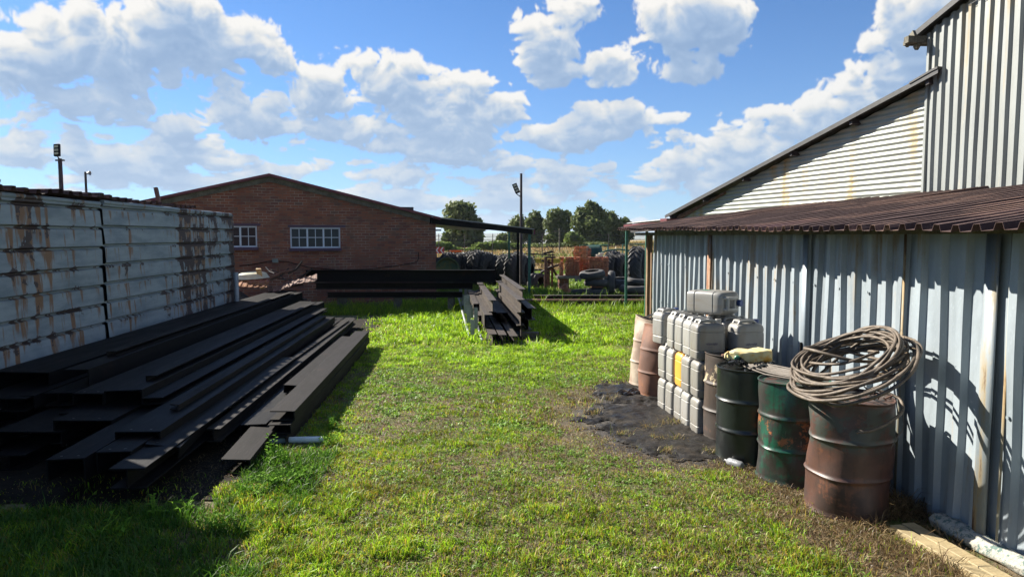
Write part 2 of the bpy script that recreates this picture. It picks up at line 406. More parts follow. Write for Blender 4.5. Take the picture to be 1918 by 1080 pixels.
def drum_mat(name, c0, c1, rust, amt, rough=0.5, patch=None, spots=None):
    def f(nt, b, co):
        big = noise(nt, co, 3.2, 6, 0.65); fine = noise(nt, co, 26, 5, 0.65)
        st = noise(nt, mapv(nt, co, (22, 22, 1.6)), 1.0, 5, 0.6)
        c = mix(nt, sstep(nt, big, 0.38, 0.62), c0, c1)
        v = mth(nt, 'ADD', mth(nt, 'MULTIPLY', noise(nt, mapv(nt, co, (1, 1, 1.4), (3, 1, 5)), 5.0, 7, 0.68), 0.7), mth(nt, 'MULTIPLY', st, 0.3))
        c = mix(nt, sstep(nt, v, 0.62 - amt, 0.70 - amt), c, rust)
        c = mix(nt, mth(nt, 'MULTIPLY', sstep(nt, st, 0.55, 0.72), 0.5), c, tuple(x * 0.4 for x in c1))
        if patch:
            pc, pz0, pz1, pt = patch
            z = nd(nt, 'ShaderNodeSeparateXYZ', {0: co}).outputs[2]
            band = mth(nt, 'MULTIPLY', sstep(nt, z, pz0, pz0 + .06), sstep(nt, z, pz1, pz1 - .06))
            pm = mth(nt, 'MULTIPLY', band, sstep(nt, noise(nt, mapv(nt, co, (1, 1, 1), (9, 2, 1)), 6.5, 7, 0.7), pt, pt + .05))
            c = mix(nt, pm, c, pc)
        if spots:
            c = mix(nt, mth(nt, 'MULTIPLY', sstep(nt, noise(nt, mapv(nt, co, (30, 30, 4), (2, 7, 1)), 1.0, 6, 0.7), 0.66, 0.72), 0.7), c, spots)
        setc(nt, b, c)
        nt.links.new(mth(nt, 'MULTIPLY_ADD', big, 0.4, rough - 0.2), b.inputs['Roughness'])
        bump(nt, b, mth(nt, 'ADD', fine, mth(nt, 'MULTIPLY', v, 2)), 0.25, 0.004)
    return pmat(name, f)
M_drum_front = drum_mat('rusty_brown_drum', (0.075, 0.036, 0.027), (0.036, 0.021, 0.017), (0.115, 0.048, 0.028), 0.08, 0.5, patch=((0.040, 0.045, 0.038), 0.5, 0.9, 0.47), spots=(0.28, 0.25, 0.19))
M_drum_green = drum_mat('green_orange_drum', (0.008, 0.075, 0.045), (0.012, 0.018, 0.017), (0.028, 0.026, 0.024), 0.15, 0.4, patch=((0.24, 0.085, 0.035), 0.30, 0.60, 0.53), spots=(0.20, 0.22, 0.20))
M_drum_black = drum_mat('oily_black_drum', (0.006, 0.008, 0.009), (0.010, 0.016, 0.014), (0.012, 0.022, 0.035), -0.02, 0.33, spots=(0.03, 0.05, 0.06))
M_drum_brown = drum_mat('brown_streaked_drum', (0.055, 0.038, 0.029), (0.034, 0.025, 0.020), (0.085, 0.048, 0.032), 0.06, 0.55, patch=((0.42, 0.34, 0.22), 0.55, 0.84, 0.50))
M_drum_rust = drum_mat('orange_rust_drum', (0.17, 0.075, 0.042), (0.11, 0.052, 0.034), (0.21, 0.085, 0.035), 0.06, 0.7)
M_drum_pale = drum_mat('pale_pink_drum', (0.34, 0.29, 0.22), (0.22, 0.15, 0.11), (0.25, 0.13, 0.09), 0.02, 0.7)
M_tar = simple('black_tar', (0.008, 0.008, 0.008), 0.3, var=0.3, scale=14, bmp=0.6)
M_rope = simple('old_wire_rope', (0.115, 0.09, 0.066), 0.62, 0.2, var=0.45, scale=18, bmp=0.5, col2=(0.065, 0.052, 0.04))
M_fray = simple('frayed_wire', (0.22, 0.15, 0.08), 0.7)

def f(nt, b, co):
    # brick texture lies in x/z of the wall
    s = nd(nt, 'ShaderNodeSeparateXYZ', {0: co}); v = nd(nt, 'ShaderNodeCombineXYZ', {0: s.outputs[0], 1: s.outputs[2], 2: 0.0}).outputs[0]
    wob = nd(nt, 'ShaderNodeTexNoise', {'Vector': v, 'Scale': 3.0, 'Detail': 3.0}).outputs['Color']
    v = nd(nt, 'ShaderNodeVectorMath', {0: wob, 1: (0.03, 0.03, 0.0), 2: v}, operation='MULTIPLY_ADD').outputs[0]
    bt = nd(nt, 'ShaderNodeTexBrick', {'Vector': v, 'Scale': 1.0, 'Color1': (0, 0, 0, 1), 'Color2': (1, 1, 1, 1), 'Mortar': (0.5, 0.5, 0.5, 1), 'Mortar Size': 0.008, 'Mortar Smooth': 0.3, 'Bias': 0.0, 'Brick Width': 0.235, 'Row Height': 0.085}, offset=0.5)
    big = noise(nt, v, 0.7, 5, 0.6); cell = bt.outputs['Color']
    k = mth(nt, 'ADD', mth(nt, 'MULTIPLY_ADD', cell, 0.66, 0.03), mth(nt, 'MULTIPLY', noise(nt, v, 5, 4, .6), 0.4))
    c = ramp(nt, k, [(0.12, (0.11, 0.050, 0.042)), (0.35, (0.17, 0.056, 0.034)), (0.6, (0.25, 0.085, 0.042)), (0.8, (0.20, 0.085, 0.048)), (0.95, (0.09, 0.06, 0.05))])
    c = mix(nt, mth(nt, 'MULTIPLY', sstep(nt, big, 0.45, 0.7), 0.40), c, (0.15, 0.075, 0.050))
    mort = mix(nt, sstep(nt, noise(nt, v, 2.0, 3, .6), 0.40, 0.62), (0.14, 0.085, 0.06), (0.30, 0.23, 0.17))
    c = mix(nt, bt.outputs['Fac'], c, mort); setc(nt, b, c); b.inputs['Roughness'].default_value = 0.9
    bump(nt, b, mth(nt, 'MULTIPLY_ADD', bt.outputs['Fac'], -1.0, mth(nt, 'MULTIPLY', noise(nt, v, 40, 4, .6), .5)), 0.5, 0.01)
M_brick = pmat('red_brick_wall', f)
def f(nt, b, co):
    gi = nt.nodes.new('ShaderNodeNewGeometry'); n = noise(nt, co, 12, 4, 0.6)
    c = ramp(nt, gi.outputs['Random Per Island'], [(0.0, (0.38, 0.11, 0.045)), (0.5, (0.50, 0.165, 0.065)), (1.0, (0.30, 0.11, 0.055))])
    c = mix(nt, mth(nt, 'MULTIPLY', n, .4), c, (0.25, 0.12, 0.08)); setc(nt, b, c); b.inputs['Roughness'].default_value = 0.9; bump(nt, b, n, .4, .01)
M_loosebrick = pmat('orange_loose_bricks', f)
def f(nt, b, co):
    setc(nt, b, (0.02, 0.024, 0.03)); b.inputs['Roughness'].default_value = 0.12; b.inputs['Specular IOR Level'].default_value = 0.25
    bump(nt, b, noise(nt, co, 3, 2, .5), 0.05, 0.01)
M_glass = pmat('dark_window_glass', f)

# ribbed container cladding with heavy rust on its ridges
def f(nt, b, co):
    s = nd(nt, 'ShaderNodeSeparateXYZ', {0: co}); x, y, z = s.outputs
    rustx = noise(nt, mapv(nt, co, (1.1, 0, 0.22), (2.3, 0, 0)), 1.0, 3, 0.55)      # where along the wall
    patch = noise(nt, mapv(nt, co, (3.0, 0, 3.4)), 1.0, 6, 0.65)
    stre = noise(nt, mapv(nt, co, (7.0, 0, 0.9)), 1.0, 6, 0.6)
    fine = noise(nt, mapv(nt, co, (30, 30, 70)), 1.0, 4, 0.6)
    fr = mth(nt, 'FRACT', mth(nt, 'DIVIDE', z, 0.275))                                  # position within one rib
    ridge = mth(nt, 'MAXIMUM', sstep(nt, fr, 0.30, 0.06), sstep(nt, fr, 0.86, 0.98))
    base = mix(nt, sstep(nt, noise(nt, mapv(nt, co, (1.5, 0, 6)), 1.0, 5, .6), 0.35, 0.7), (0.255, 0.30, 0.315), (0.15, 0.19, 0.21))
    base = mix(nt, mth(nt, 'MULTIPLY', sstep(nt, stre, .5, .75), .35), base, (0.28, 0.32, 0.32))
    far = sstep(nt, x, 3.0, 9.5)
    v = mth(nt, 'ADD', mth(nt, 'MULTIPLY', patch, 0.55), mth(nt, 'MULTIPLY', stre, 0.30))
    v = mth(nt, 'ADD', v, mth(nt, 'MULTIPLY', rustx, 0.35)); v = mth(nt, 'MULTIPLY_ADD', ridge, 0.06, v); v = mth(nt, 'MULTIPLY_ADD', far, 0.095, v)
    v2 = mth(nt, 'ADD', mth(nt, 'MULTIPLY', stre, 0.75), mth(nt, 'MULTIPLY', rustx, 0.45)); v2 = mth(nt, 'MULTIPLY_ADD', far, 0.05, v2)
    v2 = mth(nt, 'MULTIPLY_ADD', sstep(nt, fr, 0.0, 1.0), 0.05, v2)
    c = mix(nt, mth(nt, 'MULTIPLY', sstep(nt, v2, 0.64, 0.71), 0.9), base, (0.19, 0.082, 0.018))
    c = mix(nt, sstep(nt, v, 0.675, 0.69), c, (0.042, 0.024, 0.019))
    setc(nt, b, c); b.inputs['Roughness'].default_value = 0.62; b.inputs['Metallic'].default_value = 0.0
    bump(nt, b, mth(nt, 'ADD', fine, sstep(nt, v, 0.68, 0.71)), 0.3, 0.004)
M_clad = pmat('rusting_painted_cladding', f)

# chalky log
def f(nt, b, co):
    n = noise(nt, co, 16, 8, 0.7); n2 = noise(nt, co, 45, 5, 0.7)
    setc(nt, b, mix(nt, sstep(nt, mth(nt, 'ADD', mth(nt, 'MULTIPLY', n, .6), mth(nt, 'MULTIPLY', n2, .4)), 0.49, 0.56), (0.38, 0.365, 0.31), (0.10, 0.155, 0.14)))
    b.inputs['Roughness'].default_value = 0.95; bump(nt, b, n2, 0.9, 0.01)
M_log = pmat('chalky_bark', f)

def leaf_mat(name, c0, c1, scale=0.5, tr=0.35, rough=0.6):
    m = bpy.data.materials.new(name); m.use_nodes = True; nt = m.node_tree; b = nt.nodes['Principled BSDF']
    gi = nt.nodes.new('ShaderNodeNewGeometry'); tc = nt.nodes.new('ShaderNodeTexCoord')
    c = mix(nt, gi.outputs['Random Per Island'], c0, c1)
    c = mix(nt, mth(nt, 'MULTIPLY', sstep(nt, noise(nt, tc.outputs['Object'], scale, 3, .6), .4, .65), .5), c, tuple(x * 1.3 for x in c1))
    setc(nt, b, c); b.inputs['Roughness'].default_value = rough; b.inputs['Specular IOR Level'].default_value = 0.12
    t = nd(nt, 'ShaderNodeBsdfTranslucent', {'Color': c}); ms = nd(nt, 'ShaderNodeMixShader', {0: tr, 1: b.outputs[0], 2: t.outputs[0]})
    nt.links.new(ms.outputs[0], nt.nodes['Material Output'].inputs[0]); return m
M_euc = leaf_mat('gum_tree_leaves', (0.050, 0.078, 0.022), (0.150, 0.180, 0.065), 0.25)
M_bush = leaf_mat('bright_reed_leaves', (0.09, 0.15, 0.03), (0.17, 0.22, 0.06), 0.4)
M_weed = leaf_mat('weed_leaves', (0.10, 0.23, 0.018), (0.18, 0.33, 0.035), 3.0, 0.4, 0.8)
def blade_mat(name, tr, rough=0.5):
    m = bpy.data.materials.new(name); m.use_nodes = True; nt = m.node_tree; b = nt.nodes['Principled BSDF']
    a = nd(nt, 'ShaderNodeAttribute', attribute_name='tint'); c = a.outputs['Color']
    nt.links.new(c, b.inputs['Base Color']); b.inputs['Roughness'].default_value = rough; b.inputs['Specular IOR Level'].default_value = 0.35
    t = nd(nt, 'ShaderNodeBsdfTranslucent', {'Color': c}); ms = nd(nt, 'ShaderNodeMixShader', {0: tr, 1: b.outputs[0], 2: t.outputs[0]})
    nt.links.new(ms.outputs[0], nt.nodes['Material Output'].inputs[0]); return m
M_blade = blade_mat('grass_blades', 0.45)

# ------------------------------------------------------------------ ground, hills
def terrain(x, y):
    x = np.asarray(x, float); y = np.asarray(y, float); r = np.hypot(x, y)
    z = -34 * smooth(170, 1100, r) * smooth(-200, 100, y)
    z = z + smooth(60, 150, y) * 1.1 * smooth(6, 40, x) * (1 - smooth(200, 330, r))
    rid = 46 + 13 * np.sin(x / 900 + 1.0) + 7 * np.sin(x / 370 + 2) + 4 * np.sin(x / 140)
    z = z + rid * smooth(2600, 5600, r) * smooth(-200, 600, y) + 3 * np.sin(x / 210 + y / 330) * smooth(400, 1500, r)
    return z
def make_ground():
    def ax(mn, mx):
        a = [0.0]; st = 1.0
        while a[-1] < mx: a.append(a[-1] + st); st = min(st * 1.09, 160)
        bb = [0.0]; st = 1.0
        while bb[-1] > mn: bb.append(bb[-1] - st); st = min(st * 1.09, 160)
        return np.array(sorted(set(a + bb)))
    xs = ax(-7000, 7000); ys = ax(-60, 7000)
    X, Y = np.meshgrid(xs, ys); Z = terrain(X, Y)
    vs = np.stack([X.ravel(), Y.ravel(), Z.ravel()], 1); nx, ny = len(xs), len(ys)
    i = np.arange(nx - 1); j = np.arange(ny - 1); I, J = np.meshgrid(i, j); a = (J * nx + I).ravel()
    fs = np.stack([a, a + 1, a + nx + 1, a + nx], 1)
    me = bpy.data.meshes.new('ground'); me.vertices.add(len(vs)); me.vertices.foreach_set('co', vs.ravel())
    me.loops.add(fs.size); me.loops.foreach_set('vertex_index', fs.ravel().astype(np.int32))
    me.polygons.add(len(fs)); me.polygons.foreach_set('loop_start', np.arange(0, fs.size, 4, dtype=np.int32)); me.polygons.foreach_set('use_smooth', [True] * len(fs))
    me.update(calc_edges=True)
    o = bpy.data.objects.new('ground', me); COL.objects.link(o); tag(o, kind='structure')
    def f(nt, b, co):
        n1 = noise(nt, co, 1.1, 5, .6); n2 = noise(nt, co, 9, 6, .65); n3 = noise(nt, co, 60, 4, .65)
        soil = ramp(nt, mth(nt, 'ADD', mth(nt, 'MULTIPLY', n2, .6), mth(nt, 'MULTIPLY', n3, .4)), [(0.35, (0.055, 0.040, 0.026)), (0.5, (0.12, 0.09, 0.05)), (0.65, (0.17, 0.125, 0.07))])
        grn = ramp(nt, n3, [(0.3, (0.04, 0.065, 0.010)), (0.7, (0.11, 0.15, 0.022))])
        c = mix(nt, sstep(nt, mth(nt, 'ADD', mth(nt, 'MULTIPLY', n1, .5), mth(nt, 'MULTIPLY', n2, .5)), .42, .56), grn, soil)
        # black spilled oil beside the drums
        wob = nd(nt, 'ShaderNodeTexNoise', {'Vector': co, 'Scale': 2.2, 'Detail': 6.0, 'Roughness': 0.65}).outputs['Color']
        p = nd(nt, 'ShaderNodeVectorMath', {0: wob, 1: (1.7, 1.7, 0), 2: co}, operation='MULTIPLY_ADD').outputs[0]
        def spot(cx, cy, rx, ry):
            m = nd(nt, 'ShaderNodeVectorMath', {0: p, 1: (1 / rx, 1 / ry, 0), 2: (-(cx + .85) / rx, -(cy + .85) / ry, 0)}, operation='MULTIPLY_ADD').outputs[0]
            return nd(nt, 'ShaderNodeVectorMath', {0: m}, operation='LENGTH').outputs['Value']
        oil = mth(nt, 'MINIMUM', mth(nt, 'MINIMUM', spot(1.55, 7.95, 0.66, 0.95), spot(1.65, 6.9, 0.6, 0.55)), spot(1.75, 9.2, 0.5, 0.6))
        om = sstep(nt, oil, 1.6, 0.9); halo = sstep(nt, oil, 2.3, 1.0); c = mix(nt, mth(nt, 'MULTIPLY', halo, .85), c, mix(nt, n3, (.045, .03, .02), (.10, .072, .045)))
        c = mix(nt, om, c, mix(nt, sstep(nt, n2, .4, .7), (0.012, 0.010, 0.008), (0.045, 0.034, 0.024)))
        # far field: dry veld with green bands
        s = nd(nt, 'ShaderNodeSeparateXYZ', {0: co}); dist = s.outputs[1]
        fb = noise(nt, mapv(nt, co, (0.02, 0.07, 0)), 1.0, 6, .6); ff = noise(nt, mapv(nt, co, (.6, 1.5, 1)), 1.0, 5, .7)
        veld = ramp(nt, mth(nt, 'ADD', mth(nt, 'MULTIPLY', fb, .65), mth(nt, 'MULTIPLY', ff, .35)), [(0.36, (0.075, 0.10, 0.03)), (0.45, (0.22, 0.17, 0.06)), (0.56, (0.33, 0.23, 0.10)), (0.68, (0.26, 0.17, 0.08))])
        plain = ramp(nt, noise(nt, mapv(nt, co, (0.0015, 0.004, 0)), 1.0, 6, .6), [(0.4, (0.05, 0.065, 0.03)), (0.55, (0.13, 0.12, 0.06)), (0.7, (0.06, 0.08, 0.035))])
        c = mix(nt, sstep(nt, dist, 36, 50), c, veld); c = mix(nt, sstep(nt, dist, 260, 700), c, plain)
        setc(nt, b, c)
        nt.links.new(mth(nt, 'MULTIPLY_ADD', om, -0.25, 0.95), b.inputs['Roughness'])
        bump(nt, b, mth(nt, 'ADD', n2, mth(nt, 'MULTIPLY', n3, .5)), 0.7, 0.05)
    me.materials.append(pmat('ground_soil', f))
make_ground()
# ------------------------------------------------------------------ left: ribbed container-like shed
KC, LC = 0.076, -5.21                     # its long side runs along X = LC - KC * y
thc = math.atan(KC)
def cl(L, d, z=0.0): return Vector((L - KC * d, d, z))
def dir_rz(dx, dy): return math.atan2(dy, dx)
SHED_H = 2.58
shed_o = cl(LC, 7.55)
shed_rz = dir_rz(-KC, 1)                   # local x runs away from the camera, local -y faces the yard
shed = thing('ribbed_container', 'long pale blue ribbed metal container streaked with rust behind the black beams on the left', 'container', shed_o, shed_rz)
def clad(x0, x1, z0, z1, y, seed, name='wall_panel'):
    def fn(a, b, c): return (x0 + b, -c - y, z0 + a)
    prof_h = z1 - z0
    m = sheet(prof_h, x1 - x0, 0.275, 0.05, 'wide', fn, nl=26, wob=0.005, seed=seed)
    return m.build(name, M_clad, shed, smooth=True)
clad(0.0, 2.50, 0.0, SHED_H - 0.02, 0.0, 3)
clad(2.56, 8.38, 0.03, SHED_H + 0.01, 0.012, 5)
m = MB(); m.box((2.53, 0.03, SHED_H / 2), (0.05, 0.02, SHED_H)); m.build('joint_strip', M_soffit, shed)
m = MB(); m.box((8.41, 0.02, SHED_H / 2), (0.07, 0.10, SHED_H)); m.box((8.44, 1.2, SHED_H / 2), (0.03, 2.2, SHED_H)); m.build('corner_post', M_rustbar, shed)
m = MB(); m.tube([(0, -0.035, SHED_H - 0.01), (2.49, -0.035, SHED_H - 0.02)], 0.035, 10); m.tube([(2.57, -0.04, SHED_H + 0.01), (5, -0.04, SHED_H + 0.005), (8.3, -0.04, SHED_H)], 0.035, 10); m.build('top_rail', M_clad, shed, smooth=True)
m = MB(); m.box((4.2, 1.25, SHED_H / 2 - 0.03), (8.4, 2.3, SHED_H - 0.10)); m.build('body', M_soffit, shed)
# loose corrugated sheets on its roof
def roof_sheet(x0, x1, z0, dz, y0, seed, label, length=2.3):
    def fn(a, b, c): return (a, b, c + dz * a / (x1 - x0))
    o = sheet(x1 - x0, length, 0.235, 0.055, 'ibr', fn, nl=6, wob=0.008, seed=seed).build('roof_sheet', M_roofrust, None, smooth=False, solid=0.002)
    mw = Matrix.Translation(shed_o) @ Matrix.Rotation(shed_rz, 4, 'Z')
    o.location = mw @ Vector((x0, y0, z0)); o.rotation_euler = (R(-1.0), 0, shed_rz)
    return tag(o, label, 'roof sheet', 'loose rusty sheets on the container roof')
roof_sheet(-0.2, 2.35, SHED_H + 0.035, 0.03, -0.12, 1, 'large rusty ribbed sheet lying on the near end of the container roof')
roof_sheet(2.30, 3.45, SHED_H + 0.075, -0.03, -0.10, 2, 'short rusty sheet overlapping the near roof sheet just past the wall joint')
roof_sheet(3.5, 4.6, SHED_H + 0.05, -0.01, -0.06, 4, 'flat-lying rusty sheet on the container roof behind the leaning steel strip')
roof_sheet(5.0, 6.3, SHED_H + 0.055, 0.01, -0.05, 6, 'small bent rusty sheet near the far end of the container roof')
mw = Matrix.Translation(shed_o) @ Matrix.Rotation(shed_rz, 4, 'Z')
p = mw @ Vector((4.62, 0.0, SHED_H))
m = MB(); m.box((0, 0, 0.19), (0.055, 0.03, 0.38)); m.box((0.024, 0.02, 0.19), (0.008, 0.05, 0.38)); o = m.build('steel_angle', M_rustbar, None, bevel=0.003); o.location = p; o.rotation_euler = (R(-8), R(-14), 0)
tag(o, 'short rusty angle iron sticking up at a tilt from the container roof edge', 'steel angle')
p = mw @ Vector((1.08, 0.5, SHED_H + 0.09))
m = MB()
for a, c, s in (((0, 0, .02), 0, (.13, .03, .04)), ((0, 0, .11), 0, (.15, .04, .03)), ((-.055, 0, .06), 0, (.025, .03, .09)), ((.055, 0, .06), 0, (.03, .03, .09))): m.box(a, s)
o = m.build('steel_bracket', M_darkpole); o.location = p; o.rotation_euler = (0, 0, 0.1)
tag(o, 'small dark steel bracket with a hole on the roof sheets of the container', 'bracket')
# short grey pipe post at the far corner of the container
p = P(443, 553, 15.6)
m = MB(); m.lathe([(0.055, 0), (0.055, 1.28), (0.05, 1.29), (0.0, 1.29)], 14); o = m.build('pipe_post', M_galv_new, None, smooth=True); o.location = (p.x, 15.6, 0)
tag(o, 'short pale grey pipe post standing at the far corner of the ribbed container', 'post')
# taller store added beside it, out of the frame, to cast the foreground shadow
st = thing('added_shadow_store', 'unseen tall sheet metal store added by the ribbed container to cast the foreground shadow', 'shed', cl(LC + 0.02, 0.2), shed_rz)
def fn(a, b, c): return (a, -c, b)
sheet(7.1, 3.04, 0.20, 0.035, 'ibr', fn, nl=4, seed=9).build('wall', M_galv, st)
m = MB(); m.box((3.55, 1.4, 1.51), (7.05, 2.6, 2.96)); m.build('body', M_soffit, st)
def fn(a, b, c): return (a - .1, b - .2, 3.06 + c)
sheet(7.3, 3.0, 0.20, 0.035, 'ibr', fn, nl=2, seed=8).build('roof', M_roofrust, st, solid=0.003)

# ------------------------------------------------------------------ brick building
BC = P(817, 540, 22.6); BX, BY = BC.x, 22.6
bdir = Vector((0.961, 0.275, 0)); BW = 10.1
borg = Vector((BX, BY, 0)) - bdir * BW
brz = dir_rz(bdir.x, bdir.y)
bld = thing('brick_building', 'low gabled brown brick building with maroon roof edge and white steel windows', 'building', borg, brz)
def bx_at(px):      # distance along the wall seen at pixel column px
    u = (px - 959) / F / CP
    # borg + t*bdir : x = u*y
    return (u * borg.y - borg.x) / (bdir.x - u * bdir.y)
def bz_at(px, py):
    t = bx_at(px); q = borg + bdir * t; return P(px, py, q.y).z
ta, za = bx_at(510), bz_at(510, 336)
ze = bz_at(812, 415); zl = za - (za - ze) / (BW - ta) * ta
def wtop(x): return zl + (za - zl) * x / ta if x < ta else za + (ze - za) * (x - ta) / (BW - ta)
wins = []
for (x0, x1, y0, y1) in ((545.5, 639, 426, 464.5), (390, 484, 423, 463)):
    wins.append((bx_at(x0), bx_at(x1), bz_at((x0 + x1) / 2, y1), bz_at((x0 + x1) / 2, y0)))
m = MB(); TW = 0.22
xs = sorted({0.0, BW, ta} | {w[0] for w in wins} | {w[1] for w in wins})
for a, c in zip(xs[:-1], xs[1:]):
    w = next((w for w in wins if abs(w[0] - a) < 1e-6), None)
    def slab(z0a, z0b, z1a, z1b):
        pts = [(a, 0, z0a), (c, 0, z0b), (c, 0, z1b), (a, 0, z1a)]
        m.poly(pts, TW, (0, 1, 0))
    if w:
        slab(0, 0, w[2], w[2]); slab(w[3], w[3], wtop(a), wtop(c))
    else: slab(0, 0, wtop(a), wtop(c))
m.build('wall', M_brick, bld)
m = MB(); m.box((BW - 0.11, 6.1, ze / 2 - .1), (0.22, 11.7, ze - .2)); m.box((0.11, 6.1, zl / 2 - .1), (0.22, 11.7, zl - .2)); m.box((BW / 2, 11.95, ze / 2 - .1), (BW - .46, .1, ze - .2)); m.build('side_wall', M_brick, bld)
m = MB()
OV = 0.22
for (xa, zaa, xb, zbb) in ((-0.35, zl - 0.35 * (za - zl) / ta, ta, za), (ta, za, BW + 0.12, ze - 0.12 * (za - ze) / (BW - ta))):
    m.poly([(xa, -OV, zaa + .085), (xb, -OV, zbb + .085), (xb, -OV, zbb + .165), (xa, -OV, zaa + .165)], 12.4, (0, 1, 0))
rf = m.build('roof', M_redroof, bld)
m = MB()
for (xa, zaa, xb, zbb) in ((-0.30, zl - 0.30 * (za - zl) / ta, ta - .002, za), (ta + .002, za, BW - .05, ze + 0.05 * (za - ze) / (BW - ta))):
    m.poly([(xa, -.05, zaa - .075), (xb, -.05, zbb - .075), (xb, -.05, zbb + .082), (xa, -.05, zaa + .082)], 0.045, (0, 1, 0))
m.build('barge_board', M_board, bld)
for k, w in enumerate(wins):
    x0, x1, z0, z1 = w; t = 0.045; yf = 0.07
    m = MB(); W = x1 - x0; H = z1 - z0
    m.box(((x0 + x1) / 2, yf, z0 + t / 2), (W, 0.05, t)); m.box(((x0 + x1) / 2, yf, z1 - t / 2), (W, 0.05, t))
    for i in range(4): m.box((x0 + t / 2 + (W - t) * i / 3, yf + .002, (z0 + z1) / 2), (t if i in (0, 3) else .052, 0.05, H - 2 * t))
    fr = m.build('window', M_white, bld, bevel=0.004)
    m = MB()
    for i in range(3):
        xa = x0 + t / 2 + (W - t) * (i + .5) / 3; m.box((xa, yf, (z0 + z1) / 2), (0.02, 0.03, H - 2 * t))
        m.box((xa, yf - .003, (z0 + z1) / 2 + .01), ((W - t) / 3 - .055, 0.03, 0.02))
    m.build('glazing_bar', M_white, fr)
    for i in range(3):
        for j in range(2):
            for hh in range(2):
                cw = (W - t) / 6
                m = MB(); m.box((x0 + t / 2 + cw * (i * 2 + j + .5), yf + .02, z0 + t + (H - 2 * t) * (hh + .5) / 2), (cw - .02, 0.006, (H - 2 * t) / 2 - .008)); m.build('pane', M_glass, fr)
    m = MB(); m.box(((x0 + x1) / 2, -.015, z0 - .045), (W + .06, 0.25, 0.085)); m.build('window_sill', M_purple, bld, bevel=.005)
    m = MB(); m.box(((x0 + x1) / 2 + (.05 if k == 0 else 0), .10, z1 + .038), (W + .22, 0.204, 0.07)); m.build('lintel', M_purple, bld)
m = MB(); m.box((BW / 2, 3.0, 1.6), (BW - .6, .05, 3.1)); m.build('inner_wall', M_soffit, bld)
# meter box and cable on the wall
def wallpt(px, py, off=-0.03):
    t = bx_at(px); return (t, off, bz_at(px, py))
mb = MB(); c = wallpt(517, 488); mb.box((c[0], -0.05, c[2]), (0.17, 0.09, 0.12)); o = mb.build('meter_box', M_box, bld, bevel=.006)
mb = MB(); mb.tube([wallpt(*q, -0.015) for q in ((450, 498), (480, 494), (512, 488), (540, 490), (580, 501), (640, 506), (690, 504), (740, 498), (770, 493), (781, 490), (784, 484), (784, 472))], 0.012, 6); mb.build('cable', M_black, bld, smooth=True)
mb = MB(); c = wallpt(820, 431, 0.1); mb.box((BW + .09, 0.06, c[2]), (0.20, 0.05, 0.05)); mb.build('bracket', M_board, bld)

# lean-to canopy on the right of the brick building with three posts
can = thing('canopy', 'narrow dark lean-to canopy on thin green posts attached to the brick building', 'canopy', (0, 0, 0))
a0 = Vector((BX - 0.12, BY - 0.25, 0)); q3 = P(997, 437, 25.0); b0 = Vector((q3.x, 25.0, 0))
zt0, zt1 = P(806, 407, a0.y).z, P(997, 430, 25.0).z
ux = (b0 - a0).normalized(); pv = Vector((-ux.y, ux.x, 0))
m = MB()
for s0, h0, h1 in ((0.0, 0.20, 0.165),):
    pts = [a0 + Vector((0, 0, zt0)), b0 + Vector((0, 0, zt1)), b0 + Vector((0, 0, zt1 - h1)), a0 + Vector((0, 0, zt0 - h0))]
    m.poly(pts, 0.06, pv)
m.build('fascia_beam', M_black, can)
m = MB(); pts = [a0 + Vector((0, 0, zt0 + .012)) - pv * .04, b0 + ux * .06 + Vector((0, 0, zt1 + .012)) - pv * .04, b0 + ux * .06 + Vector((0, 0, zt1 + .032)) - pv * .04, a0 + Vector((0, 0, zt0 + .032)) - pv * .04]
m.poly(pts, 4.6, pv); m.build('roof', M_galv_new, can)
m = MB(); c = b0 + ux * 0.03; m.box((c.x + .05, c.y - .02, zt1 - .09), (0.06, 0.10, 0.17)); m.build('gutter_end', M_redroof, can)
for (px, dd, r_, mt) in ((991.5, 25.05, 0.048, M_green), (970, 26.6, 0.045, M_black), (953.5, 28.2, 0.042, M_green)):
    q = P(px, 500, dd); m = MB(); zt = 2.32
    m.box((q.x, dd, zt / 2), (r_ * 2, r_ * 2, zt)); m.box((q.x, dd, .01), (.2, .2, .02)); m.build('post', mt, can, bevel=.004)

# ------------------------------------------------------------------ right: lean-to shed
KW, LW = 0.0685, 3.50
def wl(L, d, z=0.0): return Vector((L - KW * d, d, z))
WD0, WD1 = 3.2, 13.0
wrz = dir_rz(KW, -1)                     # local x towards the camera, local -y faces the yard
lean = thing('corrugated_lean_to', 'blue grey ribbed metal lean-to wall with a rusty maroon sheet roof on the right', 'shed', wl(LW, WD1), wrz)
LEN = (WD1 - WD0) * math.sqrt(1 + KW * KW)
def fn(a, b, c): return (a, -c, b)
for k, (xa, xb) in enumerate(((0.16, 3.33), (3.30, 6.02), (6.0, 8.52), (8.5, LEN))):
    def fn(a, b, c, xa=xa, k=k): return (xa + a, -c - 0.003 * (k % 2) - .001, b)
    _S = sheet(xb - xa, 2.16 + (0.05 if k < 2 else 0.0), 0.2255, 0.042, 'ibr', fn, nl=14, wob=0.0075, seed=20 + k); _s = _S; [_s.lathe([(.012, .006), (.012, 0), (0, -.003)], 8, fn((j + .78) * .2255, hz_, .044), rot=Matrix.Rotation(R(90), 3, 'X')) for j in range(0, int((xb - xa) / .2255), 2) for hz_ in (.12, .95, 1.62)]; _s.build('wall_sheet', M_galv, lean, smooth=False, solid=0.0015)
m = MB()
for i in range(6): m.box((i * 1.9 + .3, 0.06, 1.0), (0.06, .05, 2.0))
m.box((LEN / 2, 1.6, 1.0), (LEN - .6, .03, 2.0)); m.build('framing', M_soffit, lean)
m = MB(); m.box((0.02, -.05, 1.06), (0.09, 0.09, 2.12)); m.build('corner_post', M_postwood, lean, bevel=.006)
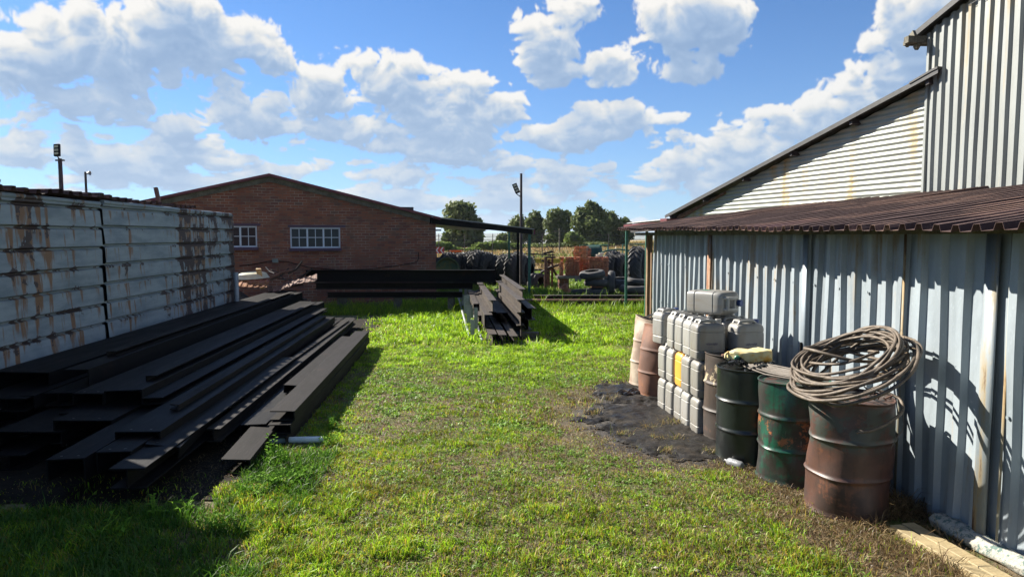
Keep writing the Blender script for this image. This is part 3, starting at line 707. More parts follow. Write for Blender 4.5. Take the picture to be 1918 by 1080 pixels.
m = MB(); m.box((0.12, -.035, 1.07), (0.10, 0.02, 2.14)); m.build('corner_flashing', M_postwood, lean)
M_flash = rusty_sheet('cover_strip', (0.22, 0.265, 0.30), 0.15, streak=(9, 9, 0.6), metal=0.2)
M_flashmid = rusty_sheet('patchy_cover_strip', (0.22, 0.26, 0.285), 0.185, streak=(12, 12, 0.9), metal=0.1, rust=(0.09, 0.05, 0.03), rust2=(0.26, 0.19, 0.08))
M_flashrust = rusty_sheet('rusted_cover_strip', (0.28, 0.30, 0.27), 0.24, streak=(9, 9, 0.5), metal=0.1, rust=(0.13, 0.07, 0.035), rust2=(0.30, 0.19, 0.06))
def lx(px, py=600):                       # local x of the wall at pixel column
    u = ray(px, py); k = u.x / u.y; d = LW / (k + KW); return (WD1 - d) * math.sqrt(1 + KW * KW)
for px, w, mt in ((1332, 0.13, M_flash), (1513, 0.10, M_flash), (1700, 0.03, M_flashrust), (1866, 0.12, M_flashmid), (1902, 0.022, M_flashrust)):
    m = MB(); x = lx(px)
    prof = [(x + w / 2 * math.cos(t), -.045 - (w * .16) * math.sin(t)) for t in np.linspace(0, math.pi, 9)]
    vs = [(a, b, z) for z in (0, 1.07, 2.12) for a, b in prof]; n = 9
    m.add(vs, [(j * n + i, j * n + i + 1, (j + 1) * n + i + 1, (j + 1) * n + i) for j in range(2) for i in range(n - 1)])
    m.build('cover_strip', mt, lean, smooth=True, solid=.003)
# roof, ribs running up the slope
LE = 2.98; RD0, RD1 = 2.6, 13.6
eo = wl(LE, RD1) ; 
def ez(d): return 2.150 + 0.0085 * (d - 4)
roofl = (RD1 - RD0) * math.sqrt(1 + KW * KW); RISE = 0.142; RW = 3.78
lo = wl(LW, WD1); inv = (Matrix.Translation(lo) @ Matrix.Rotation(wrz, 4, 'Z')).inverted()
eol = inv @ Vector((eo.x, eo.y, 0))
for k, (xa, xb) in enumerate(((0.0, 2.70), (2.66, 5.3), (5.26, 8.1), (8.06, roofl))):
    def fn(a, b, c, xa=xa, k=k):
        x = eol.x + xa + a; d = RD1 - (xa + a); return (x, eol.y + b, ez(d) + RISE * b + c - 0.02 + .004 * (k % 2))
    sheet(xb - xa, RW, 0.172, 0.042, 'ibr', fn, nl=8, wob=0.005, seed=30 + k).build('roof_sheet', M_roofrust, lean, solid=0.003)
m = MB(); m.box((eol.x + roofl / 2, eol.y + .36, 2.14), (roofl - .1, 0.05, 0.05)); m.build('eave_batten', M_board, lean)

# ------------------------------------------------------------------ far gabled shed behind the lean-to (horizontal corrugated sheeting)
KG, LG = 0.303, 8.85
GD0, GD1 = 9.6, 16.3
def gl(d, off=0.0, z=0.0):
    n = Vector((-1, -KG, 0)).normalized(); return Vector((LG - KG * d, d, z)) + n * off
grz = dir_rz(KG, -1)
gsh = thing('gabled_metal_shed', 'cream corrugated gable end rising behind the maroon lean-to roof', 'shed', gl(GD1), grz)
gs = math.sqrt(1 + KG * KG); GLEN = (GD1 - GD0) * gs
RIDGE = P(1737, 146, 9.8).z; EAVE = P(1286, 400, 16.1).z - .03
def gtop(x): return EAVE + (RIDGE - EAVE) * x / GLEN
def gfn(xa, zb):
    pass
m = MB(); pitch = 0.082; prof = []
nz = int((RIDGE + .05) / pitch * 6); zs = [i * pitch / 6 for i in range(nz + 1)]; nx = 40
vs = []; fs = []
for j, z in enumerate(zs):
    # each course starts where the roof line cuts it
    xs0 = 0 if z <= EAVE else (z - EAVE) / (RIDGE - EAVE) * GLEN
    for i in range(nx + 1):
        x = xs0 + (GLEN - xs0) * i / nx
        c = 0.0125 * (1 - math.cos(2 * math.pi * z / pitch)) + .004 * math.sin(x * 1.3 + z) + (0.004 if z > 3.0 + .0 * x else 0) + (0.003 if x > 3.9 else 0)
        vs.append((min(x, GLEN), -c, z))
for j in range(len(zs) - 1):
    for i in range(nx): a = j * (nx + 1) + i; fs.append((a, a + 1, a + nx + 2, a + nx + 1))
m.add(vs, fs); m.build('wall', M_galv_gable, gsh, smooth=2)
VO = 0.21
m = MB(); sl = math.atan2(RIDGE - EAVE, GLEN)
def rfn(a, b, c):    # a across ribs (from verge inwards, local +y), b down the slope from ridge
    x = GLEN - .0 - b * math.cos(sl); return (x, -VO + a, gtop(x) + .05 + c)
m = sheet(6.4, GLEN / math.cos(sl) + 0.35, 0.076, 0.018, 'sine', rfn, nl=12, wob=0.004, seed=3); m.build('roof', M_soffit, gsh, smooth=2, solid=0.004)
m = MB(); m.poly([(-.28, -VO - .008, gtop(-.28) + .005), (GLEN, -VO - .008, gtop(GLEN) + .005), (GLEN, -VO - .008, gtop(GLEN) + .075), (-.28, -VO - .008, gtop(-.28) + .075)], .012, (0, 1, 0)); m.build('verge_trim', M_soffit, gsh)
for i in range(6):
    x = -.1 + i * (GLEN - .1) / 5.0; m = MB(); m.box((x, 2.6, gtop(x) - .012), (0.055, 2 * (2.6 + VO - .03), 0.085), Matrix.Rotation(-sl, 3, 'Y')); m.build('purlin', M_darkpole, gsh)
m = MB(); m.poly([(-.02, -.03, gtop(-.02) - .12), (1.9, -.03, gtop(1.9) - .07), (1.9, -.03, gtop(1.9) - .03), (-.02, -.03, gtop(-.02) - .03)], .03, (0, -1, 0)); m.build('rafter', M_rustbar, gsh)
m = MB(); m.box((-.12, -.1, gtop(-.1) - .1), (.3, .5, .09)); m.build('eave_bracket', M_redroof, gsh)
m = MB()
def fn(a, b, c): return (GLEN - .35 + a, -VO + b, 0)
m.poly([(GLEN - .45, -VO - .02, gtop(GLEN - .45) + .085), (GLEN - .1, -VO - .02, gtop(GLEN - .1) + .1), (GLEN + .0, -VO - .02, gtop(GLEN) + .095), (GLEN + .0, -VO - .02, gtop(GLEN) + .065), (GLEN - .1, -VO - .02, gtop(GLEN - .1) + .07), (GLEN - .45, -VO - .02, gtop(GLEN - .45) + .06)], 5, (0, 1, 0)); m.build('ridge_cap', M_soffit, gsh)

# ------------------------------------------------------------------ near tall shed (vertical ribbed sheeting)
KT, LT = 0.0685, 6.5
TD1 = P(1732, 300, 9.87).y
tsh = thing('tall_metal_shed', 'tall grey ribbed metal shed cut off by the right edge above the lean-to roof', 'shed', Vector((LT - KT * TD1, TD1, 0)), dir_rz(KT, -1))
z0 = P(1752, 58, 9.87).z
TS = 0.245
def tl(a): return z0 + TS * a - 1.9
def fn(a, b, c): return (a, -c, 1.9 + b)
sheet(7.0, tl, 0.162, 0.036, 'ibr', fn, nl=10, wob=0.003, seed=41).build('wall', M_galv_tall, tsh, solid=.0015)
m = MB(); m.box((-.012, -.02, 1.9 + (z0 - 1.9) / 2), (0.05, 0.03, z0 - 1.95)); m.box((-.03, 1.0, 1.9 + (z0 - 1.9) / 2), (0.02, 2.0, z0 - 1.95)); m.build('corner_flashing', M_galv_tall, tsh)
sl2 = math.atan(TS)
def rfn(a, b, c):
    x = 7.0 - b * math.cos(sl2); return (x, -.12 + a, z0 + TS * x + .05 + c)
sheet(7.0, 7.0 / math.cos(sl2) + 0.42, 0.17, 0.036, 'ibr', rfn, nl=4, seed=43).build('roof', M_soffit, tsh, solid=.004)
m = MB(); m.poly([(-.42, -.13, z0 - TS * .42 + .01), (7, -.13, z0 + TS * 7 + .01), (7, -.13, z0 + TS * 7 + .09), (-.42, -.13, z0 - TS * .42 + .09)], .015, (0, 1, 0)); m.build('verge_trim', M_soffit, tsh)
m = MB()
m.box((-.10, .3, z0 - .10), (.10, 1.2, .09)); m.box((-.16, -.2, z0 - .07), (.22, .04, .10), Matrix.Rotation(R(-30), 3, 'Y')); m.box((-.12, -.12, z0 - .17), (.10, .05, .07), Matrix.Rotation(R(-40), 3, 'Y')); m.box((-.22, .0, z0 - .12), (.05, .5, .05))
m.build('eave_purlin', M_board, tsh)
m = MB()
for x, zz in ((0, 0),):
    for k in range(3):
        xa = 2.0 + k * .0
m.box((1.55, -.048, z0 + .18), (1.6, .003, .008), Matrix.Rotation(-.10, 3, 'Y')); m.build('sheet_lap', M_soffit, tsh)

# canopy beyond the lean-to on green posts
cp = thing('rear_canopy', 'low red edged sheet canopy on two slim green posts past the end of the lean-to', 'canopy', (0, 0, 0))
za_, zb_ = P(1170, 421, 19.5).z, P(1290, 409, 16.3).z
A = P(1168, 425, 19.5); B = P(1330, 425, 15.6)
u = Vector((B.x - A.x, B.y - A.y, 0)); Lc = u.length; u.normalize(); v = Vector((-u.y, u.x, 0))
def fn(a, b, c):
    q = Vector((A.x, A.y, 0)) + u * b + v * a; z = P(1168, 419, 19.5).z + (P(1330, 404, 15.6).z - P(1168, 419, 19.5).z) * b / Lc; return (q.x, q.y, z + c + .01 * a)
sheet(3.2, Lc, 0.17, 0.03, 'ibr', fn, nl=4, seed=50).build('roof', simple('dull_grey_sheet', (.10, .10, .105), .6), cp, solid=.003)
m = MB(); z1, z2 = P(1168, 421, 19.5).z, P(1330, 408, 15.6).z
def q3(t, z): q = Vector((A.x, A.y, 0)) + u * (Lc * t); return (q.x, q.y, z)
m.poly([q3(0, z1), q3(1, z2), q3(1, z2 - .07), q3(0, z1 - .15)], .05, v); m.build('fascia', M_redroof, cp)
m = MB(); m.poly([q3(.1, z1 - .16), q3(.9, z1 - .06), q3(.9, z1 - .12), q3(.1, z1 - .22)], .05, v); m.build('beam', M_soffit, cp)
for px, dd in ((1173.5, 19.6), (1211, 18.4)):
    q = P(px, 470, dd); m = MB(); m.box((q.x, dd, 1.12), (.065, .065, 2.24)); m.box((q.x, dd, .01), (.2, .2, .02)); m.build('post', M_green, cp, bevel=.004)
# ------------------------------------------------------------------ steel beams
def prof_I(w, h, tf=0.014, tw=0.010):
    a, t = w / 2, tw / 2
    return [(-a, 0), (a, 0), (a, tf), (t, tf), (t, h - tf), (a, h - tf), (a, h), (-a, h), (-a, h - tf), (-t, h - tf), (-t, tf), (-a, tf)]
def prof_U(w, h, t=0.012):       # open underneath
    a = w / 2; return [(-a, 0), (-a + t, 0), (-a + t, h - t), (a - t, h - t), (a - t, 0), (a, 0), (a, h), (-a, h)]
def prof_C(w, h, t=0.012):       # open towards +x
    a = w / 2; return [(-a, 0), (a, 0), (a, t), (-a + t, t), (-a + t, h - t), (a, h - t), (a, h), (-a, h)]
def prof_D(w, h, t=0.012): return [(-x, z) for x, z in reversed(prof_C(w, h, t))]
PROF = {'I': prof_I, 'U': prof_U, 'C': prof_C, 'D': prof_D, 'P': lambda w, h: [(-w / 2, 0), (w / 2, 0), (w / 2, h), (-w / 2, h)]}
def beam(kk, L0, L1, zt, h, d0, d1, kind, mat, label, group, dz=0.0, dL=0.0, roll=0.0, holes=False, pitch=0.0):
    a = Vector(((L0 + L1) / 2 - kk * d0, d0, zt - h)); b = Vector(((L0 + L1) / 2 + dL - kk * d1, d1, zt - h + dz))
    ln = (b - a).length; w = abs(L1 - L0)
    m = MB(); m.prism(PROF[kind](w, h), 0, ln, sag=0.0)
    o = m.build('steel_girder', mat, None, bevel=0.002)
    q = (b - a).normalized(); o.rotation_mode = 'QUATERNION'
    y = q; x = Vector((y.y, -y.x, 0)).normalized(); z = x.cross(y); Mx = Matrix((x, y, z)).transposed()
    o.rotation_quaternion = (Mx @ Matrix.Rotation(roll, 3, 'Y')).to_quaternion(); o.location = a
    tag(o, label, 'steel girder', group)
    if holes:
        for xx in (-w * .22, w * .22):
            c = MB(); c.lathe([(0.011, 0), (0.011, 0.0015), (0, 0.0015)], 10, (xx, 0.07, h)); c.build('bolt_hole', M_tar, o)
    return o
GL = 'black steel beams piled along the ribbed container'
K1 = 0.076
_rb = random.Random(31)
def B_(L0, L1, zt, h, d0, d1, kind, mat, label, up=0.0, **k):
    s = (CAMH - zt - up) / (CAMH - zt); k.setdefault('roll', _rb.uniform(-.025, .025)); k.setdefault('dL', _rb.uniform(-.03, .03))
    return beam(K1, L0 * s, L1 * s, zt + up, h, d0 * s, d1 * s, kind, mat, label, GL, **k)
low = 'black steel beam buried in the dark bottom layers of the left pile'
ORD = ['first', 'second', 'third', 'fourth', 'fifth', 'sixth', 'seventh']
low = 'dark steel beam in the %s layer of the left pile, %s from the container'
for i, L in enumerate((-4.5, -4.2, -3.9)): B_(L - .14, L + .14, .47, .14, 7.0 + .15 * i, 16.5, 'UIU'[i], M_black, low % ('third', ORD[i]))
for i, L in enumerate((-5.0, -4.68, -4.36, -4.04, -3.72, -3.40, -3.06)):
    B_(L - .145, L + .145, .15 + .01 * (i % 3), .14, 5.9 + .35 * ((i * 7) % 5) / 2, 16.6 - .4 * (i % 3), 'IUCI'[i % 4], M_black, low % ('bottom', ORD[i]))
for i, L in enumerate((-4.95, -4.6, -4.25, -3.9)):
    B_(L - .15, L + .15, .32, .15, 6.9 + .2 * (i % 3), 17.8 - .3 * i, 'UICI'[i], M_black, low % ('second', ORD[i]))
B_(-5.08, -4.48, .63, .30, 7.45, 18.9, 'U', M_black, 'widest black beam on top of the left pile, its flat top touching the ribbed container', up=.0, holes=True)
B_(-4.47, -4.20, .60, .31, 7.75, 18.6, 'D', M_black, 'deep black beam with a tall plain side face below the topmost wide beam', up=.06)
B_(-4.16, -3.84, .42, .12, 7.35, 17.9, 'U', M_black, 'black beam lying in the trough between the deep beam and the stepped channel', up=.10, holes=True)
B_(-3.84, -3.44, .44, .16, 7.40, 17.5, 'U', M_black, 'black channel whose pale sunlit far tip pokes up from the middle of the left pile', up=.10)
B_(-4.02, -3.46, .285, .12, 6.75, 16.9, 'U', M_black, 'wide black channel with bolt holes sticking out under the middle of the left pile', up=.10, holes=True)
B_(-3.42, -3.20, .37, .07, 7.35, 16.6, 'C', M_black, 'thin black channel forming the narrow step beside the sunlit tipped channel', up=.10)
B_(-3.20, -2.79, .295, .14, 6.32, 15.5, 'U', M_black, 'flat topped black beam with bolt holes at the outer edge of the left heap', up=.12, holes=True)
B_(-3.05, -2.78, .15, .12, 6.1, 15.2, 'C', M_black, 'black beam directly under the flat topped outer beam of the left heap', up=.12)
B_(-3.56, -3.24, .19, .18, 5.85, 12.0, 'U', M_black, 'leftmost of the three blunt beam ends nearest the camera in the left pile', up=.16, holes=True)
B_(-3.22, -2.92, .20, .18, 6.02, 12.0, 'U', M_black, 'middle one of the three blunt beam ends nearest the camera in the left pile', up=.16, holes=True)
B_(-2.93, -2.64, .17, .165, 5.66, 11.0, 'I', M_black, 'rightmost of the three blunt beam ends nearest the camera in the left pile', up=.16)
B_(-4.3, -3.7, .30, .14, 6.3, 12.5, 'U', M_black, 'black beam end deep in shade beside the container at the left edge of the pile')
B_(-4.9, -4.4, .47, .14, 6.9, 13.0, 'I', M_black, 'shaded black beam end under the topmost wide beam at the left edge')
B_(-2.86, -2.56, .215, .10, 6.15, 9.0, 'U', M_black, 'short black plate ended beam slanting off the front corner of the left heap', up=.12, dL=-.25, roll=.16, holes=True)
B_(-2.62, -2.42, .23, .12, 9.3, 15.9, 'I', M_blackdust, 'black beam with a square sunlit end beside the far tips of the left heap')
B_(-2.42, -2.29, .27, .13, 6.5, 15.4, 'I', M_blackdust, 'narrow dusty beam with sunlit streaky top running beside the main left heap')
B_(-2.80, -2.66, .245, .11, 8.0, 15.8, 'C', M_black, 'thin shaded black beam squeezed against the main left heap')
B_(-2.14, -1.90, .30, .10, 8.3, 12.4, 'C', M_blackdust, 'short dusty channel with a lit raised edge lying inside the outermost beams', roll=.06)
B_(-2.24, -1.98, .19, .10, 6.95, 9.6, 'U', M_black, 'short flat black plate beam lying low inside the outermost stacked channels')
B_(-2.22, -1.92, .205, .12, 8.9, 12.9, 'U', M_blackdust, 'flat dusty beam beneath the short raised channel near the far end of the outer row')
B_(-1.95, -1.70, .315, .10, 7.0, 13.0, 'D', M_blackdust, 'topmost of the three stacked outer channels edging the grass on the left')
B_(-1.94, -1.71, .205, .10, 6.88, 12.9, 'D', M_blackdust, 'middle one of the three stacked outer channels edging the grass on the left')
B_(-1.93, -1.74, .10, .098, 6.80, 12.7, 'D', M_blackdust, 'bottom one of the three stacked outer channels edging the grass on the left')
B_(-2.12, -1.87, .13, .05, 6.02, 7.6, 'U', M_blackdust, 'short wide black plate slanting to the grass in front of the outer stacked channels', dz=.06, roll=.05)
B_(-3.62, -3.50, .50, .07, 7.9, 16.8, 'C', M_black, 'narrow black channel lying on the wide beam in the middle of the left pile', up=.10)
B_(-3.02, -2.93, .36, .06, 7.1, 15.2, 'D', M_blackdust, 'slim dusty channel lying along the flat topped outer beam of the left heap', up=.12, roll=.12)
B_(-4.42, -4.30, .665, .06, 8.6, 17.9, 'C', M_blackdust, 'slim channel lying on top of the deep plain sided beam of the left pile', up=.06)
B_(-2.55, -2.47, .30, .07, 7.4, 14.8, 'I', M_blackdust, 'slim beam lying between the main left heap and the dusty streaked beam', up=.0, dL=.10)
# sleepers under the pile

# beams lying across, in front of the brick building
GT = 'black beams lying across the yard in front of the brick building'
def cross(px0, px1, y, zt, h, t, kind, mat, label, dy=0.0, group=GT):
    a = P(px0, 540, y); b = P(px1, 540, y + dy); a.z = b.z = zt - h
    ln = (b - a).length; m = MB(); m.prism(PROF[kind](t, h), 0, ln); o = m.build('steel_girder', mat, None, bevel=.003)
    o.location = a; o.rotation_euler = (0, 0, math.atan2(b.y - a.y, b.x - a.x) - math.pi / 2); return tag(o, label, 'steel girder', group)
zA = P(750, 505.5, 19.3).z; zB = P(750, 527.5, 19.3).z
cross(572, 927, 19.3, zA, zA - zB + .01, .20, 'C', M_black, 'deep black beam lying across the top in front of the brick wall', .12)
z2 = P(750, 529, 19.25).z
cross(590, 885, 19.2, z2 - .005, .17, .26, 'C', M_blackdust, 'black beam with a thin pale top edge directly under the deep cross beam', .1)
z3 = P(750, 547, 19.0).z
cross(612, 866, 19.0, z3, .15, .20, 'C', M_blackdust, 'lowest black cross beam just above the long grass', .1)
for i, px in enumerate((640, 745, 845)):
    q = P(px, 560, 19.25); m = MB(); m.box((0, .05, (z3 - .15) / 2), (.16, .5, z3 - .152))
    o = m.build('timber_block', M_board, None, bevel=.008); o.location = (q.x, 19.25, 0); tag(o, ['weathered packing block at the left end under the cross beams', 'weathered packing block under the middle of the cross beams', 'weathered packing block near the right end of the cross beams by the brown pile'][i], 'packing block', 'packing blocks under the cross beams')
GR = 'rusty beams lying across on the right beyond the grass'
z4 = P(1100, 553, 20.2).z
cross(998, 1216, 20.3, z4 + .0, .17, .2, 'C', M_brownsteel, 'upper dark brown beam lying across in front of the tyres', .0, GR)
z5 = P(1100, 562, 20.0).z
cross(985, 1216, 20.1, z5 + .02, .06, .26, 'U', M_rustbar, 'thin rusty beam with a brownish red edge under the tyre side cross beam', .0, GR)
cross(1000, 1216, 20.2, z5 - .045, .12, .2, 'I', M_black, 'lowest dark beam lying in the weeds in front of the tyres', .0, GR)
for px in (1035, 1180):
    q = P(px, 560, 20.2); m = MB(); m.box((0, 0, .045), (.2, .5, .09)); o = m.build('concrete_block', M_concrete, None, bevel=.008); o.location = (q.x, 20.2, 0)
    tag(o, 'grey block under the %s end of the dark beams in front of the tyres' % ('left' if px < 1100 else 'right'), 'block')

# middle pile of brown weathered beams
GM = 'brown weathered beams piled in the middle of the yard'
K2 = 0.0954
def C_(*a, **k): return beam(K2, *a, GM, **k)
C_(.82, .98, .215, .21, 13.3, 20.4, 'I', M_brownsteel, 'leftmost of the three ground level beam ends of the middle pile')
C_(1.01, 1.16, .215, .20, 13.2, 20.2, 'I', M_brownsteel, 'middle one of the three ground level beam ends of the middle pile')
C_(1.22, 1.37, .20, .19, 13.15, 20.0, 'I', M_brownsteel, 'rightmost of the three ground level beam ends of the middle pile')
C_(.78, .95, .50, .27, 14.1, 20.4, 'C', M_brownsteel, 'second layer beam on the left side of the middle pile')
C_(.66, .78, .36, .14, 15.2, 20.2, 'I', M_brownsteel, 'narrow low beam at the outer left edge of the middle pile beside the grey frame')
C_(.64, .77, .52, .14, 16.2, 20.5, 'C', M_brownsteel, 'short looking upper left beam of the middle pile set back from the rest')
C_(.90, 1.06, .76, .25, 14.5, 20.5, 'I', M_brownsteel, 'topmost beam of the left half of the middle pile with a wide flat flange')
C_(1.10, 1.36, .42, .16, 15.2, 20.3, 'U', M_black, 'dark beam lying low in the gap between both halves of the middle pile')
C_(1.44, 1.60, .285, .255, 14.0, 20.4, 'I', M_brownsteel, 'lowest deep beam of the right half of the middle pile')
C_(1.43, 1.59, .555, .265, 13.95, 20.5, 'I', M_brownsteel, 'middle deep beam of the right half of the middle pile with a reddish flange')
C_(1.43, 1.59, .825, .265, 13.9, 19.8, 'I', M_brownsteel, 'top deep beam on the right half of the middle pile nearest its centre')
C_(1.68, 1.85, .62, .25, 14.25, 20.4, 'I', M_brownsteel, 'outermost beam of the middle pile casting the shadow onto the grass')
C_(1.66, 1.82, .35, .24, 14.6, 20.4, 'I', M_brownsteel, 'dark beam beneath the outermost right beam of the middle pile')
C_(1.60, 1.74, .95, .24, 15.1, 20.8, 'I', M_brownsteel, 'highest beam of the middle pile on its right hand side')
q = Vector((1.62 - K2 * 14.35, 14.35, 0)); m = MB(); m.box((0, 0, .055), (.62, .22, .11)); o = m.build('timber_block', M_board, None, bevel=.01); o.location = q; tag(o, 'weathered wooden sleeper under the right near end of the middle pile', 'packing block')
q = P(912, 533, 19.0); m = MB(); m.box((0, 0, .33), (.22, .12, .66)); m.box((0, -.07, .33), (.05, .03, .64)); o = m.build('yellow_stand', M_yellowsteel, None, bevel=.01); o.location = (q.x, 19.0, 0); tag(o, 'yellow painted steel stub standing between the two halves of the middle pile', 'steel stub')
# galvanised frame lying against the left of the middle pile
fr = thing('galvanised_frame', 'pale galvanised steel frame with upright fins leaning at the left side of the middle pile', 'metal frame', (0, 0, 0))
A0 = G(882, 641); A1 = G(858, 566); u = (A1 - A0); Lf = u.length; u.normalize(); n = Vector((u.y, -u.x, 0))
m = MB(); m.tube([A0 + Vector((0, 0, .02)), A0.lerp(A1, .5) + Vector((0, 0, .10)), A1 + Vector((0, 0, .20))], .028, 6); m.tube([A0 + n * .22 + Vector((0, 0, .03)), A1 + n * .3 + Vector((0, 0, .25))], .028, 6); m.build('rail', M_galv_new, fr)
for i in range(9):
    t = .05 + i * .105; b = A0 + u * Lf * t + n * (.05 + .12 * (i % 2)); h = .32 + .07 * ((i * 5) % 3)
    m = MB(); m.box((b.x, b.y, h / 2 + .08 + t * .12), (.075, .012, h)); m.box((b.x + .037, b.y + .025, h / 2 + .05 + t * .12), (.012, .05, h)); m.build('fin', M_galv_new, fr)

# ------------------------------------------------------------------ scrap heap between container and brick building
sp = P(505, 535, 18.6)
def scrap(px, py, y): return P(px, py, y)
m = MB(); a = scrap(492, 540, 18.6); b = scrap(484, 503, 18.3)
o = MB()
d = b - a; ln = d.length
o.box((0, 0, ln / 2), (.13, .05, ln)); w = o.build('plank', M_paleplank, None, bevel=.005); w.location = a; w.rotation_mode = 'QUATERNION'; w.rotation_quaternion = d.to_track_quat('Z', 'Y'); tag(w, 'pale yellow rust stained board leaning upright on the scrap heap', 'board')
# cream basin
c0 = scrap(470, 518, 18.4); m = MB(); prof = [(0.0, .16), (.20, .155), (.27, .12), (.31, 0.02), (.33, 0.0), (.30, 0.0), (.26, .09), (0, .12)]
m.lathe(prof, 28, fn=lambda v, a, r, z: Vector((v.x * 1.35, v.y * .75, v.z))); o = m.build('enamel_basin', M_cream, None, smooth=True); o.location = (c0.x, 18.5, c0.z - .04); o.rotation_euler = (.1, -.05, .2); tag(o, 'upturned cream basin lying on a rusty sheet of the scrap heap', 'basin')
for k, (px, py, w_, l_, rot, lab) in enumerate(((468, 526, .95, .5, .05, 'rusty red corrugated sheet sloping under the cream basin'), (560, 520, .9, .35, .35, 'narrow rusty corrugated offcut on the right of the scrap heap'), (538, 528, .8, .3, .28, 'twisted rusty sheet strip in the middle of the scrap heap'))):
    q = scrap(px, py, 18.2)
    def fn(a, b, c): return (a - w_ / 2, b - l_ / 2, c - .30 * (a * (0.4 if k else 0)))
    o = sheet(w_, l_, .15, .014, 'ibr', fn, nl=5, wob=.02, seed=60 + k).build('rusty_sheet', M_rustbar if k else rusty_sheet('red_rust_sheet', (.28, .10, .07), .2, metal=0), None, solid=.004)
    o.location = q - Vector((0, 0, .05)); o.rotation_euler = (R(24), -rot, .1); tag(o, lab, 'metal sheet')
r = random.Random(5)
bars = [((502, 523), (548, 505), 'long rusty bar across the top of the scrap heap'), ((508, 505), (532, 522), 'rusty rod crossing the heap below the meter box'), ((505, 524), (541, 502), 'bent brown flat bar in the scrap heap'), ((521, 497), (524, 520), 'thin upright rusty rod on the scrap heap'),
        ((498, 500), (514, 512), 'curled rusty bracket on the left of the scrap heap'), ((540, 512), (566, 489), 'dark angle iron pointing up to the right out of the scrap heap'), ((508, 526), (580, 502), 'pale edged rusty pipe on the right of the scrap heap'), ((530, 530), (572, 508), 'pinkish rusty strip under the pale edged pipe'), ((545, 530), (585, 503), 'long thin rusty strip resting on the cross beams end'), ((500, 512), (503, 526), 'short stub of rusty tube in the scrap heap'), ((516, 520), (546, 524), 'flat rusty strip lying level in the scrap heap')]
for i, (p0, p1, lab) in enumerate(bars):
    y = 18.2 + .08 * i; a = P(*p0, y); b = P(*p1, y + r.uniform(-.2, .5)); mid = a.lerp(b, .5) + Vector((r.uniform(-.05, .05), 0, r.uniform(-.06, .08)))
    m = MB(); m.tube([a, a.lerp(mid, .5), mid, mid.lerp(b, .6), b], r.choice([.014, .02, .028]), 5); tag(m.build('scrap_bar', [M_rustbar, M_darkpole, M_brownsteel][i % 3] if i not in (6, 7) else M_rustbar), lab, 'scrap bar', 'bars of the scrap heap')
m = MB(); rr = random.Random(3)
for i in range(26):
    q = P(455 + rr.random() * 120, 548, 18.4 + rr.random() * .9); m.box((q.x, q.y, .12 + .28 * rr.random()), (.15 + .5 * rr.random(), .12 + .3 * rr.random(), .04 + .15 * rr.random()), Matrix.Rotation(rr.uniform(-.5, .5), 3, 'Y') @ Matrix.Rotation(rr.uniform(-1, 1), 3, 'Z'))
tag(m.build('scrap_heap', M_brownsteel), 'low dark base of mixed scrap iron between the container and the brick building', 'scrap heap', None, 'stuff')

# ------------------------------------------------------------------ drums
def drum(name_label, loc, mat, rz=0.0, crush=0.0, dents=0.006, seed=0, open_top=False, lid=None, h=0.88, r=0.29, lean=(0, 0)):
    t = thing('oil_drum', name_label, 'drum', loc, rz, 'oil drums along the lean-to wall'); t.rotation_euler = (lean[0], lean[1], rz)
    rg = random.Random(seed); ph = [rg.uniform(0, 6.28) for _ in range(6)]
    def fn(v, a, rr, z):
        k = dents * (math.sin(3 * a + ph[0] + z * 5) + .6 * math.sin(5 * a + ph[1] - z * 9) + .5 * math.sin(2 * a + ph[2] + z * 14))
        s = 1 + k / r
        if crush:
            f_ = crush * max(0, (z - .35 * h) / (.65 * h)) ** 1.5
            v = Vector((v.x * (1 - .75 * f_), v.y * (1 + .25 * f_), v.z)); v.z += -f_ * .05 * math.cos(2 * a + ph[3]) * (z / h)
        return Vector((v.x * s, v.y * s, v.z))
    prof = [(0, 0.012), (r - .012, .012), (r - .004, 0.0), (r + .004, 0.004), (r + .002, .018), (r - .004, .03)]
    zr = [h * .345, h * .66]
    z = .05
    while z < h - .03:
        rr = r - .002 + sum(.013 * math.exp(-((z - q) / .012) ** 2) for q in zr); prof.append((rr, z)); z += .010 if any(abs(z - q) < .05 for q in zr) else .03
    prof += [(r - .004, h - .02), (r + .003, h - .012), (r + .005, h - .003), (r, h), (r - .008, h - .002)]
    if open_top: prof += [(r - .012, h - .03), (r - .014, h * .5), (r - .02, .05), (0, .05)]
    else: prof += [(r - .010, h - .018), (r - .02, h - .020)]
    m = MB(); m.lathe(prof, 56, fn=fn); m.build('body', mat, t, smooth=True)
    if not open_top:
        m = MB(); m.lathe([(r - .015, h - .021), (r * .6, h - .018), (r * .3, h - .024), (0, h - .022)], 40, fn=fn); m.build('lid', lid or mat, t, smooth=True)
        m = MB(); m.lathe([(.034, h - .022), (.036, h - .004), (.028, h - .001), (0, h - .003)], 16, (r * .62, 0, 0)); m.build('bung', M_rustbar, t, smooth=True)
    return t
DF = Vector((2.585, 5.22, 0)); DG = Vector((2.44, 5.92, 0)); DB = Vector((2.235, 6.47, 0)); DN = Vector((2.30, 7.13, 0))
drum('rusty brown dented drum nearest the camera under the big wire rope coil', DF, M_drum_front, 2.6, 0, .012, 3, h=.89, r=.298)
drum('green drum with an orange flaked patch beside the front rusty drum', DG, M_drum_green, 1.2, 0, .010, 5, lid=M_drum_front, h=.87)
drum('oily black drum carrying the crumpled yellow can', DB, M_drum_black, 0.4, 0, .002, 7, lid=M_tar)
drum('brown streaked drum squeezed between the black drum and the grey jerrycans', DN, M_drum_brown, 3.9, 0, .003, 9, lid=M_tar, h=.90)
